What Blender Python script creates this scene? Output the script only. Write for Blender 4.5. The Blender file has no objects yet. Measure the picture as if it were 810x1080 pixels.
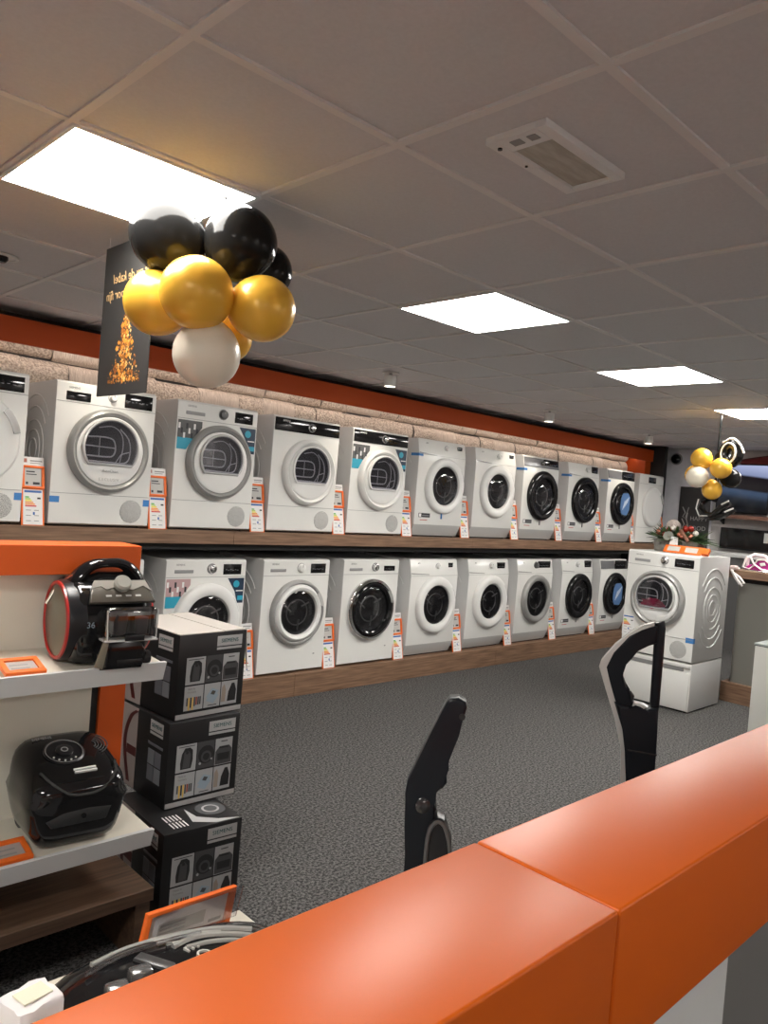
import bpy, bmesh, math, random
from mathutils import Vector, Matrix
random.seed(7)
S = bpy.context.scene
COL = S.collection
PI = math.pi
H = 2.41                                   # ceiling height

# ------------------------------------------------------------------ camera
cam_d = bpy.data.cameras.new('camera')
cam = bpy.data.objects.new('camera', cam_d); COL.objects.link(cam)
yaw, pitch, roll = 0.7732, -0.0211, 0.0803
fw = Vector((math.cos(pitch)*math.sin(yaw), math.cos(pitch)*math.cos(yaw), math.sin(pitch)))
rt = Vector((math.cos(yaw), -math.sin(yaw), 0)); up = rt.cross(fw)
r2 = math.cos(roll)*rt + math.sin(roll)*up; u2 = -math.sin(roll)*rt + math.cos(roll)*up
m = Matrix((r2, u2, -fw)).transposed().to_4x4(); m.translation = Vector((-0.775, -2.0664, H-0.9036))
cam.matrix_world = m
cam_d.sensor_fit = 'VERTICAL'; cam_d.sensor_height = 24.0; cam_d.lens = 812.8/1080*24
cam_d.clip_start = 0.02
S.camera = cam
# ------------------------------------------------------------------ world, exposure
w = bpy.data.worlds.new('world'); S.world = w; w.use_nodes = True
w.node_tree.nodes['Background'].inputs[0].default_value = (1, .96, .9, 1)
w.node_tree.nodes['Background'].inputs[1].default_value = 0.02
S.view_settings.view_transform = 'Standard'; S.view_settings.look = 'None'
S.view_settings.exposure = 0.16; S.view_settings.gamma = 1; S.view_settings.use_curve_mapping = False
PANEL = 36.0                                # ceiling panel strength
SPOT = 14.0                                # ceiling spotlight watts
LED = .42                                  # warm strip above the machines

# ------------------------------------------------------------------ materials
MATS = {}
def mat(name, col, rough=.5, metal=0, coat=0, spec=.5):
    if name in MATS: return MATS[name]
    m = bpy.data.materials.new(name); m.use_nodes = True
    b = m.node_tree.nodes['Principled BSDF']
    b.inputs['Base Color'].default_value = (*col, 1); b.inputs['Roughness'].default_value = rough
    b.inputs['Metallic'].default_value = metal; b.inputs['Coat Weight'].default_value = coat
    b.inputs['Specular IOR Level'].default_value = spec
    nt = m.node_tree
    # a faint surface unevenness so that every material stays procedural
    n = nt.nodes.new('ShaderNodeTexNoise'); n.inputs['Scale'].default_value = 60
    tc = nt.nodes.new('ShaderNodeTexCoord'); nt.links.new(tc.outputs['Object'], n.inputs['Vector'])
    mr = nt.nodes.new('ShaderNodeMapRange'); mr.inputs['To Min'].default_value = max(0, rough-.012); mr.inputs['To Max'].default_value = rough+.012
    nt.links.new(n.outputs['Fac'], mr.inputs['Value']); nt.links.new(mr.outputs['Result'], b.inputs['Roughness'])
    MATS[name] = m; return m
def bsdf(m): return m.node_tree.nodes['Principled BSDF']
def noise_mat(name, c1, c2, scale, rough=.8, bump=.3, vec=(1,1,1), detail=4, dist=.002, lo=.4, hi=.6):
    m = mat(name, c1, rough); nt = m.node_tree; b = bsdf(m)
    tc = nt.nodes.new('ShaderNodeTexCoord'); mp = nt.nodes.new('ShaderNodeMapping'); mp.inputs['Scale'].default_value = vec
    n = nt.nodes.new('ShaderNodeTexNoise'); n.inputs['Scale'].default_value = scale; n.inputs['Detail'].default_value = detail
    cr = nt.nodes.new('ShaderNodeValToRGB'); cr.color_ramp.elements[0].color = (*c1, 1); cr.color_ramp.elements[1].color = (*c2, 1)
    cr.color_ramp.elements[0].position = lo; cr.color_ramp.elements[1].position = hi
    nt.links.new(tc.outputs['Object'], mp.inputs[0]); nt.links.new(mp.outputs[0], n.inputs['Vector'])
    nt.links.new(n.outputs['Fac'], cr.inputs[0]); nt.links.new(cr.outputs[0], b.inputs['Base Color'])
    if bump:
        bp = nt.nodes.new('ShaderNodeBump'); bp.inputs['Strength'].default_value = bump; bp.inputs['Distance'].default_value = dist
        nt.links.new(n.outputs['Fac'], bp.inputs['Height']); nt.links.new(bp.outputs[0], b.inputs['Normal'])
    return m
def emit(name, col, s):
    m = bpy.data.materials.new(name); m.use_nodes = True; b = bsdf(m)
    b.inputs['Base Color'].default_value = (.8,.8,.8,1)
    b.inputs['Emission Color'].default_value = (*col, 1); b.inputs['Emission Strength'].default_value = s
    MATS[name] = m; return m
def glass_mat(name, tint, gloss=.12, rough=.03):
    m = bpy.data.materials.new(name); m.use_nodes = True; nt = m.node_tree; nt.nodes.clear()
    o = nt.nodes.new('ShaderNodeOutputMaterial'); mx = nt.nodes.new('ShaderNodeMixShader')
    t = nt.nodes.new('ShaderNodeBsdfTransparent'); t.inputs[0].default_value = (*tint, 1)
    g = nt.nodes.new('ShaderNodeBsdfGlossy'); g.inputs['Roughness'].default_value = rough
    lw = nt.nodes.new('ShaderNodeLayerWeight'); lw.inputs['Blend'].default_value = gloss*3
    mr = nt.nodes.new('ShaderNodeMapRange'); mr.inputs['To Min'].default_value = gloss*.5; mr.inputs['To Max'].default_value = .8
    nt.links.new(lw.outputs['Fresnel'], mr.inputs['Value']); nt.links.new(mr.outputs['Result'], mx.inputs[0])
    nt.links.new(t.outputs[0], mx.inputs[1]); nt.links.new(g.outputs[0], mx.inputs[2]); nt.links.new(mx.outputs[0], o.inputs[0])
    MATS[name] = m; return m
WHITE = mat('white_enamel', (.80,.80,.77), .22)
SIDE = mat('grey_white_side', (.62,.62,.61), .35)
KICK = mat('shaded_grey_kick', (.44,.44,.43), .4)  # shade of the downward-facing kick put into its grey
PLAST = mat('white_plastic', (.82,.82,.80), .3)
SILV = mat('silver_ring', (.37,.37,.36), .36, .25)
LGREY = mat('light_grey_ring', (.62,.62,.61), .25, .2)
CHROME = mat('chrome', (.75,.75,.75), .12, 1)
BGLOSS = mat('black_gloss', (.008,.008,.009), .08)
BPLAST = mat('black_plastic', (.012,.012,.014), .3, 0, 0, .35)
BMATT = mat('black_matt', (.012,.012,.012), .7)
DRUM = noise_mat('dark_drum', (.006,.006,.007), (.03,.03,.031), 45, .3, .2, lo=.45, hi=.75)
GLASS = glass_mat('door_glass', (.80,.80,.83), .075)
CLEAR = glass_mat('clear_plastic', (.92,.92,.94), .12, .08)
RACK = mat('rack_wire', (.80,.80,.80), .3, .1)
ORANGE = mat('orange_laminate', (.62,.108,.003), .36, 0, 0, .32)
FASCIA = mat('dimmed_orange_fascia', (.42,.058,.004), .55, 0, 0, .3)  # orange darkened for the weak grazing light on the fascia
HEADER = mat('orange_header', (.62,.092,.005), .5)
ORTAG = mat('orange_plastic', (.88,.17,.02), .4)
PAPER = mat('white_paper', (.80,.80,.79), .6)
GPAPER = mat('grey_price_paper', (.50,.50,.48), .6)
INK = mat('dark_ink', (.03,.03,.035), .6)
GINK = mat('grey_ink', (.3,.3,.3), .6)
BLUET = mat('blue_tape', (.05,.22,.55), .5)
EUBLUE = mat('label_blue', (.03,.12,.40), .5)
EGRN = mat('label_green', (.08,.42,.08), .5); ELIME = mat('label_lime', (.45,.6,.05), .5)
EYEL = mat('label_yellow', (.85,.7,.03), .5); EORG = mat('label_orange', (.85,.3,.03), .5); ERED = mat('label_red', (.6,.04,.03), .5)
TEAL = mat('sticker_teal', (.03,.35,.50), .4)
PINK = mat('pink_print', (.5,.33,.33), .5)
REDINK = mat('red_ink', (.5,.05,.05), .5)
NAVY = mat('sticker_navy', (.015,.035,.07), .35)
WOOD = noise_mat('brown_wood', (.13,.070,.040), (.30,.180,.112), 5, .5, .12, vec=(.8, 14, 14), detail=8, lo=.3, hi=.7)
WOODY = noise_mat('brown_wood_cross', (.115,.060,.034), (.26,.155,.095), 5, .5, .12, vec=(14, .8, 14), detail=8, lo=.3, hi=.7)
DWOOD = noise_mat('dark_wood', (.05,.027,.016), (.13,.075,.045), 5, .5, .12, vec=(.8, 14, 14), detail=8, lo=.3, hi=.7)
CARPET = noise_mat('speckled_carpet', (.012,.0115,.0115), (.15,.144,.14), 82, .95, .25, detail=9, dist=.002, lo=.45, hi=.57)
for n_ in CARPET.node_tree.nodes:
    if n_.type == 'TEX_NOISE': n_.inputs['Roughness'].default_value = .78
TILE = noise_mat('ceiling_tile', (.605,.60,.615), (.645,.64,.655), 90, .9, .15, lo=.3, hi=.7)
TBAR = mat('ceiling_bar', (.72,.70,.69), .6)
WALLG = noise_mat('grey_wall', (.20,.20,.20), (.23,.23,.23), 12, .8, .05)
WALLW = noise_mat('pale_wall', (.60,.57,.56), (.63,.60,.59), 12, .8, .05)
PILLAR = noise_mat('pillar_paint', (.80,.80,.85), (.84,.84,.89), 12, .7, .05)
STONE = noise_mat('rough_stone', (.34,.285,.23), (.68,.605,.51), 75, .9, .9, detail=6, dist=.012, lo=.34, hi=.62)
STONE2 = noise_mat('ribbed_stone', (.48,.415,.345), (.70,.635,.55), 60, .9, .7, vec=(3, 1, .12), detail=3, dist=.008, lo=.3, hi=.7)
SHELFW = mat('cream_shelf', (.72,.68,.58), .4)
LIPW = mat('white_lip', (.62,.63,.63), .4)
GOLD = mat('gold_latex', (.80,.45,.05), .27, .10); BLATEX = mat('black_latex', (.012,.012,.012), .13, 0, 0, .16)
CLATEX = mat('cream_latex', (.78,.72,.60), .28)
for m_ in (GOLD, BLATEX, CLATEX):      # smooth latex without the roughness noise
    l_ = bsdf(m_).inputs['Roughness'].links[0]; m_.node_tree.links.remove(l_)
bsdf(GOLD).inputs['Roughness'].default_value = .27; bsdf(CLATEX).inputs['Roughness'].default_value = .28; bsdf(BLATEX).inputs['Roughness'].default_value = .13

# ------------------------------------------------------------------ mesh helpers
def B(): return bmesh.new()
def obj(name, bm, mats, parent=None, smooth=True, loc=None, angle=35):
    me = bpy.data.meshes.new(name)
    bmesh.ops.recalc_face_normals(bm, faces=bm.faces[:])
    bm.to_mesh(me); bm.free()
    for m in (mats if isinstance(mats, (list, tuple)) else [mats]): me.materials.append(m)
    if smooth and len(me.polygons):
        me.shade_smooth(); me.set_sharp_from_angle(angle=math.radians(angle))
    o = bpy.data.objects.new(name, me); COL.objects.link(o)
    if parent: o.parent = parent
    if loc: o.location = loc
    return o
def tag(o, label, cat, group=None, kind=None):
    o['label'] = label; o['category'] = cat
    if group: o['group'] = group
    if kind: o['kind'] = kind
    return o
def thing(name, label, cat, loc=(0,0,0), rz=0, group=None):
    o = bpy.data.objects.new(name, None); COL.objects.link(o)
    o.empty_display_size = .05
    o.location = loc; o.rotation_euler = (0,0,rz); return tag(o, label, cat, group)
def struct(name, bm, mats, smooth=False):
    o = obj(name, bm, mats, None, smooth); o['kind'] = 'structure'; return o
def box(bm, x0, x1, y0, y1, z0, z1, mi=0, bev=0, seg=2):
    r = bmesh.ops.create_cube(bm, size=1)
    vs = r['verts']
    for v in vs:
        v.co = Vector(((x0+x1)/2+v.co.x*(x1-x0), (y0+y1)/2+v.co.y*(y1-y0), (z0+z1)/2+v.co.z*(z1-z0)))
    fs = list({f for v in vs for f in v.link_faces})
    for f in fs: f.material_index = mi
    if bev:
        es = list({e for v in vs for e in v.link_edges})
        rr = bmesh.ops.bevel(bm, geom=es, offset=bev, segments=seg, affect='EDGES', profile=.5)
        for f in rr['faces']: f.material_index = mi
        vs = list({v for f in rr['faces'] for v in f.verts})
    return vs
def lathe(bm, O, W, prof, seg=48, mi=0, closed=False, U=None, sx=1, sy=1):
    """profile of (radius, height along W)"""
    W = Vector(W).normalized(); O = Vector(O)
    U = Vector(U) if U else (Vector((1,0,0)) if abs(W.x) < .9 else Vector((0,1,0)))
    U = (U - W*U.dot(W)).normalized(); V = W.cross(U)
    rings = []
    for r, h in prof:
        if r < 1e-6: rings.append([bm.verts.new(O+W*h)])
        else: rings.append([bm.verts.new(O+W*h+U*(r*sx*math.cos(2*PI*i/seg))+V*(r*sy*math.sin(2*PI*i/seg))) for i in range(seg)])
    pairs = list(zip(rings, rings[1:]))
    if closed: pairs.append((rings[-1], rings[0]))
    for a, b in pairs:
        for i in range(seg):
            j = (i+1) % seg
            if len(a) == 1 and len(b) == 1: continue
            if len(a) == 1: f = bm.faces.new((a[0], b[i], b[j]))
            elif len(b) == 1: f = bm.faces.new((a[i], a[j], b[0]))
            else: f = bm.faces.new((a[i], a[j], b[j], b[i]))
            f.material_index = mi
def tube(bm, pts, r, seg=8, closed=False, mi=0, flat=1.0):
    pts = [Vector(p) for p in pts]; n = len(pts); rings = []
    rad = r if isinstance(r, (list, tuple)) else [r]*n
    prevU = None
    for i, p in enumerate(pts):
        if closed: d = pts[(i+1) % n]-pts[i-1]
        else: d = pts[min(i+1, n-1)]-pts[max(i-1, 0)]
        d.normalize()
        U = prevU if prevU else (Vector((0,0,1)) if abs(d.z) < .9 else Vector((1,0,0)))
        U = (U-d*U.dot(d)).normalized(); V = d.cross(U); prevU = U
        rings.append([bm.verts.new(p+U*(rad[i]*math.cos(2*PI*k/seg))+V*(rad[i]*flat*math.sin(2*PI*k/seg))) for k in range(seg)])
    L = list(zip(rings, rings[1:])) + ([(rings[-1], rings[0])] if closed else [])
    for a, b in L:
        for k in range(seg):
            f = bm.faces.new((a[k], a[(k+1) % seg], b[(k+1) % seg], b[k])); f.material_index = mi
    if not closed:
        for rg in (rings[0], rings[-1]):
            f = bm.faces.new(rg); f.material_index = mi
def cr(pts, k=6):
    P = [Vector(p) for p in pts]; P = [2*P[0]-P[1]]+P+[2*P[-1]-P[-2]]; out = []
    for i in range(1, len(P)-2):
        a, b, c, d = P[i-1], P[i], P[i+1], P[i+2]
        for q in range(k):
            t = q/k; out.append(.5*((2*b)+(c-a)*t+(2*a-5*b+4*c-d)*t*t+(3*b-a-3*c+d)*t**3))
    out.append(P[-2]); return out
def crr(r, k=6):
    return [v[0] for v in cr([(x,0,0) for x in r], k)]
def prism(bm, poly, O, U, V, W, t0, t1, mi=0, bev=0, seg=2):
    """polygon in the (U,V) plane at O, extruded along W from t0 to t1"""
    O, U, V, W = map(Vector, (O, U, V, W))
    a = [bm.verts.new(O+U*x+V*y+W*t0) for x, y in poly]; b = [bm.verts.new(O+U*x+V*y+W*t1) for x, y in poly]
    n = len(poly); fs = [bm.faces.new(a), bm.faces.new(b[::-1])]
    for i in range(n): fs.append(bm.faces.new((a[i], b[i], b[(i+1) % n], a[(i+1) % n])))
    for f in fs: f.material_index = mi
    if bev:
        es = list({e for f in fs[:2] for e in f.edges})
        rr = bmesh.ops.bevel(bm, geom=es, offset=bev, segments=seg, affect='EDGES', profile=.5, clamp_overlap=True)
        for f in rr['faces']: f.material_index = mi
def plate(bm, x0, x1, z0, z1, y, t=.0015, mi=0):
    box(bm, x0, x1, y-t, y, z0, z1, mi)
def arc(cx, cz, r, a0, a1, n=20):
    return [(cx+r*math.cos(a0+(a1-a0)*i/n), cz+r*math.sin(a0+(a1-a0)*i/n)) for i in range(n+1)]
XZ = dict(U=(1,0,0), V=(0,0,1), W=(0,-1,0))
def text(name, s, size, m, parent, M, depth=.0006, mirror=False, shear=0, space=1, align='CENTER'):
    cu = bpy.data.curves.new('lettering', 'FONT'); cu.body = s; cu.size = size; cu.extrude = depth
    cu.align_x = align; cu.align_y = 'CENTER'; cu.shear = shear; cu.space_character = space; cu.resolution_u = 3
    t = bpy.data.objects.new('lettering', cu); COL.objects.link(t)
    dg = bpy.context.evaluated_depsgraph_get()
    me = bpy.data.meshes.new_from_object(t.evaluated_get(dg)); bpy.data.objects.remove(t); bpy.data.curves.remove(cu)
    me.name = name
    if mirror: me.transform(Matrix.Diagonal((-1,1,1,1)))
    me.transform(M); me.materials.clear(); me.materials.append(m)
    o = bpy.data.objects.new(name, me); COL.objects.link(o)
    if parent: o.parent = parent
    return o
RX90 = Matrix.Rotation(PI/2, 4, 'X')
def front(x, y, z, rz=0): return Matrix.Translation((x, y, z)) @ Matrix.Rotation(rz, 4, 'Z') @ RX90

# ------------------------------------------------------------------ the room
XL, XR, YB, YF = -3.2, 9.0, 2.95, -5.0
bm = B(); box(bm, XL, XR, YF, YB, -.1, 0); struct('floor', bm, CARPET)
bm = B()                                           # recessed ceiling tiles on a 0.6 m grid
for i in range(-6, 15):
    for j in range(-9, 5):
        x0, x1 = max(XL, .6*i), min(XR, .6*i+.6); y0, y1 = max(YF, .6*j), min(YB, .6*j+.6)
        if x1-x0 > .03 and y1-y0 > .03:
            dz = random.uniform(-.0015, .003)
            box(bm, x0+.004, x1-.004, y0+.004, y1-.004, H+.006+dz, H+.03)
box(bm, XL, XR, YF, YB, H+.03, H+.08)
struct('ceiling', bm, TILE)
bm = B()
for i in range(-5, 15): box(bm, .6*i-.012, .6*i+.012, YF, YB, H, H+.012)
for j in range(-8, 5): box(bm, XL, XR, .6*j-.012, .6*j+.012, H+.0005, H+.012)
struct('trim_1', bm, TBAR)
bm = B(); box(bm, XL, XR+.1, YB, YB+.1, -.1, H+.08); struct('wall_back', bm, WALLG)
bm = B(); box(bm, XL-.1, XL, YF, YB, -.1, H+.08); struct('wall_left', bm, WALLW)
bm = B(); box(bm, XL-.1, XR+.1, YF-.1, YF, -.1, H+.08); struct('wall_front', bm, WALLW)
bm = B(); box(bm, XR, XR+.1, YF, YB, -.1, H+.08); struct('wall_right', bm, WALLW)
# stone cladding in slightly bulging courses behind the upper machines
bm = B()
x_end = 8.36
zc = H-.402-.178*5; row = 0
while zc < H-.05:
    hh = .178
    x = -.6-random.random()*.3
    while x < x_end:
        L = random.choice((.22,.30,.34,.38)); xe = min(x+L, x_end)
        dz = random.uniform(-.008, .008); dy = random.uniform(0, .02)
        top = min(zc+hh+dz, H-.002); mi = 1 if random.random() < .3 else 0
        nx, nz = 8, 10
        vs = [[None]*(nz+1) for _ in range(nx+1)]
        for a in range(nx+1):
            for b in range(nz+1):
                u, v = a/nx, b/nz
                edge = min(1, 6*u, 6*(1-u))
                bul = math.sin(PI*v)**.5*.055*(.75+.25*edge)
                vs[a][b] = bm.verts.new((x+(xe-x)*u, 2.95-.012-dy-bul+random.uniform(-.004,.004), zc+dz+(top-zc-dz-.004)*v))
        for a in range(nx):
            for b in range(nz):
                f = bm.faces.new((vs[a][b], vs[a+1][b], vs[a+1][b+1], vs[a][b+1])); f.material_index = mi
        x = xe
    zc += hh; row += 1
struct('trim_2', bm, [STONE, STONE2], True)
# orange fascia hung below the ceiling, with its return at the right end
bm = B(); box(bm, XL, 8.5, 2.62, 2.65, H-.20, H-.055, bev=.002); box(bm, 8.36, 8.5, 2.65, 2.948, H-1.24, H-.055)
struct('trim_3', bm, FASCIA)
bm = B(); box(bm, XL, 8.5, 2.80, 2.83, H-.140, H-.001); box(bm, XL, 8.355, 2.651, 2.85, H-.150, H-.14); box(bm, 8.5, 8.58, 2.47, 2.948, 0, H-.001); struct('trim_4', bm, BMATT)  # middle box: unseen cover added to keep strip light off the ceiling
bm = B(); box(bm, XL, 8.34, 2.785, 2.81, H-.158, H-.151)
o = struct('trim_5', bm, emit('warm_strip', (1, .80, .70), LED*22))
# display shelf (upper) and plinth (lower)
SH = H-1.222; PL = H-2.245
t = thing('display_shelf', 'long brown wood shelf carrying the upper row of white machines', 'shelf', (0,0,0))
bm = B()
for x0, x1 in ((XL,-.4),(-.398,2.1),(2.102,4.6),(4.602,7.1),(7.102,8.498)): box(bm, x0, x1, 2.285, 2.93, SH-.085, SH, bev=.002)
obj('board', bm, WOOD, t, False)
bm = B(); box(bm, XL, 8.498, 2.33, 2.93, SH-.125, SH-.085); obj('under_rail', bm, BMATT, t, False)
t = thing('display_plinth', 'low brown wood plinth on the carpet under the lower row of machines', 'plinth', (0,0,0))
bm = B()
for x0, x1 in ((XL,.3),(.302,2.72),(2.722,5.1),(5.102,7.6),(7.602,8.498)): box(bm, x0, x1, 2.30, 2.94, .0, PL, bev=.002)
obj('board', bm, WOOD, t, False)

# ------------------------------------------------------------------ ceiling fittings
EM = emit('panel_light', (1, .965, .91), PANEL)
FRM = mat('light_frame', (.75,.75,.74), .4)
def ceiling_light(x, y, label):
    t = thing('ceiling_light', label, 'ceiling light', (x+.3, y+.3, H), group='square ceiling light panels')
    bm = B()
    for a in ((-.296,.296,-.296,-.284),(-.296,.296,.284,.296),(-.296,-.284,-.284,.284),(.284,.296,-.284,.284)):
        box(bm, a[0], a[1], a[2], a[3], -.006, .002)
    obj('frame', bm, FRM, t, False)
    bm = B(); box(bm, -.284, .284, -.284, .284, -.004, .003); obj('diffuser', bm, EM, t, False)
for x, lab in ((0, 'largest glowing ceiling light panel, just above the nearest balloons'),
               (1.8, 'glowing ceiling light panel in the middle of the ceiling, second from the near balloons'),
               (3.6, 'glowing ceiling light panel, third from the near balloons'),
               (5.4, 'farthest glowing ceiling light panel at the right edge of the photo')):
    ceiling_light(x, 0, lab)
ceiling_light(-1.8, -1.8, 'added unseen ceiling light panel above the left end of the orange counter')  # unseen panel added to brighten the counter
for x in (-1.8, 1.8, 5.4):  # unseen row added to raise the room's brightness
    ceiling_light(x, -4.8, 'added unseen ceiling light panel at the far back of the shop, ' + {-1.8:'to the left', 1.8:'in the middle', 5.4:'to the right'}[x])
ceiling_light(7.2, 0, 'added unseen ceiling light panel beyond the right edge of the photo')  # unseen panel added past the visible row for more light
# emergency light recessed in a tile
t = thing('emergency_light', 'unlit white recessed rectangular light fitting in a ceiling tile', 'ceiling light', (.895,-.89,H))
bm = B()
for a in ((-.185,.185,-.09,-.06),(-.185,.185,.058,.09),(-.185,-.115,-.06,.058),(.165,.185,-.06,.058)): box(bm, *a, -.012, .008, bev=.002)
obj('frame', bm, FRM, t)
bm = B(); box(bm, -.115, .165, -.06, .058, -.003, .006); obj('diffuser', bm, noise_mat('fluted_lens', (.40,.37,.31), (.5,.48,.42), 9, .35, .2, vec=(1,5,1)), t, False)
bm = B(); box(bm, -.165, -.14, -.045, -.02, -.014, -.012); box(bm, -.165, -.14, .0, .03, -.014, -.012); obj('pictogram', bm, GINK, t, False)
bm = B(); lathe(bm, (-.15,.07,-.012), (0,0,-1), [(.006,0),(.006,.004),(0,.004)], 12); lathe(bm, (-.03,.075,-.012), (0,0,-1), [(.004,0),(.004,.003),(0,.003)], 10); obj('test_led', bm, BPLAST, t)
def spotlight(x, y, label, tilt=.5):
    t = thing('ceiling_spotlight', label, 'spotlight', (x, y, H), group='white ceiling spotlights')
    bm = B(); lathe(bm, (0,0,0), (0,0,-1), [(0,0),(.062,0),(.062,.006),(0,.006)], 28); obj('base_plate', bm, FRM, t)
    bm = B(); tube(bm, [(0,0,-.004),(0,0,-.03)], .012, 10); obj('stem', bm, mat('grey_metal', (.4,.4,.4), .4, .8), t)
    bm = B(); lathe(bm, (0,0,-.025), (0,0,-1), [(0,0),(.044,0),(.046,.004),(.046,.075),(.040,.078),(.038,.06),(0,.06)], 28); obj('housing', bm, PLAST, t)
    bm = B(); lathe(bm, (0,0,-.086), (0,0,-1), [(.037,.0),(.037,.012),(0,.012)], 24); obj('lamp', bm, emit('lamp_glow', (1,.9,.75), 8) if 'lamp_glow' not in MATS else MATS['lamp_glow'], t)
    ld = bpy.data.lights.new('spot_beam', 'SPOT'); ld.energy = SPOT; ld.spot_size = 1.5; ld.spot_blend = .8; ld.color = (1,.90,.76); ld.shadow_soft_size = .035
    lo = bpy.data.objects.new('spot_beam', ld); COL.objects.link(lo); lo.parent = t; lo.location = (0,0,-.11); lo.rotation_euler = (tilt, 0, 0)
spotlight(3.164, 2.015, 'white cylinder spotlight on the ceiling, nearest of the three')
spotlight(5.231, 2.015, 'white cylinder spotlight on the ceiling, brightly lit middle of the three')
spotlight(7.159, 2.015, 'white cylinder spotlight on the ceiling, farthest, near the end of the orange fascia')
spotlight(1.12, 2.015, 'added white cylinder spotlight on the ceiling, unseen behind the hanging dark banner')  # out of sight, added as extra light on the machines
spotlight(-.97, 2.015, 'added unseen white cylinder spotlight on the ceiling beyond the left edge of the photo')  # unseen spotlight added to light the left machines
t = thing('recessed_sensor', 'small recessed round ceiling sensor at the left edge of the photo', 'sensor', (.33,1.57,H))
bm = B(); lathe(bm, (0,0,0), (0,0,-1), [(.07,-.002),(.07,.004),(.058,.006),(.055,0),(0,0)], 32); obj('ring', bm, FRM, t)
bm = B(); lathe(bm, (0,0,0), (0,0,-1), [(.028,0),(.028,.012),(.018,.024),(0,.026)], 24); obj('lens', bm, BGLOSS, t)

# ------------------------------------------------------------------ washing machines
HM = .82
def energy_label(bm, x0, x1, z0, z1, y):
    """white card with a blue bar and coloured wedges; material slots: 0 paper 1 blue 2-6 colours 7 ink 8 grey"""
    wd, hg = x1-x0, z1-z0
    plate(bm, x0, x1, z0, z1, y, .0015, 0)
    y2 = y-.0015
    plate(bm, x0+.06*wd, x1-.06*wd, z1-.09*hg, z1-.03*hg, y2, .0004, 1)
    for k in range(6):
        zt = z1-(.2+.05*k)*hg; L = .18+.075*k
        a, b = x0+.1*wd, x0+.1*wd+L*wd
        prism(bm, [(a, zt-.038*hg), (b, zt-.038*hg), (b+.04*wd, zt-.019*hg), (b, zt), (a, zt)], (0,y2,0), **XZ, t0=0, t1=.0004, mi=(2,3,4,5,5,6)[k])
    plate(bm, x1-.28*wd, x1-.1*wd, z1-.27*hg, z1-.22*hg, y2, .0004, 7)
    for k in range(3):
        for q in range(2):
            plate(bm, x0+(.14+.42*q)*wd, x0+(.40+.40*q)*wd, z0+(.10+.15*k)*hg, z0+(.12+.15*k)*hg, y2, .0004, 8)
    plate(bm, x0+.5*wd, x0+.6*wd, z0+.28*hg, z0+.36*hg, y2, .0004, 1)
ELM = [PAPER, EUBLUE, EGRN, ELIME, EYEL, EORG, ERED, INK, GINK]
def bar_mats(): return ELM

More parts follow.
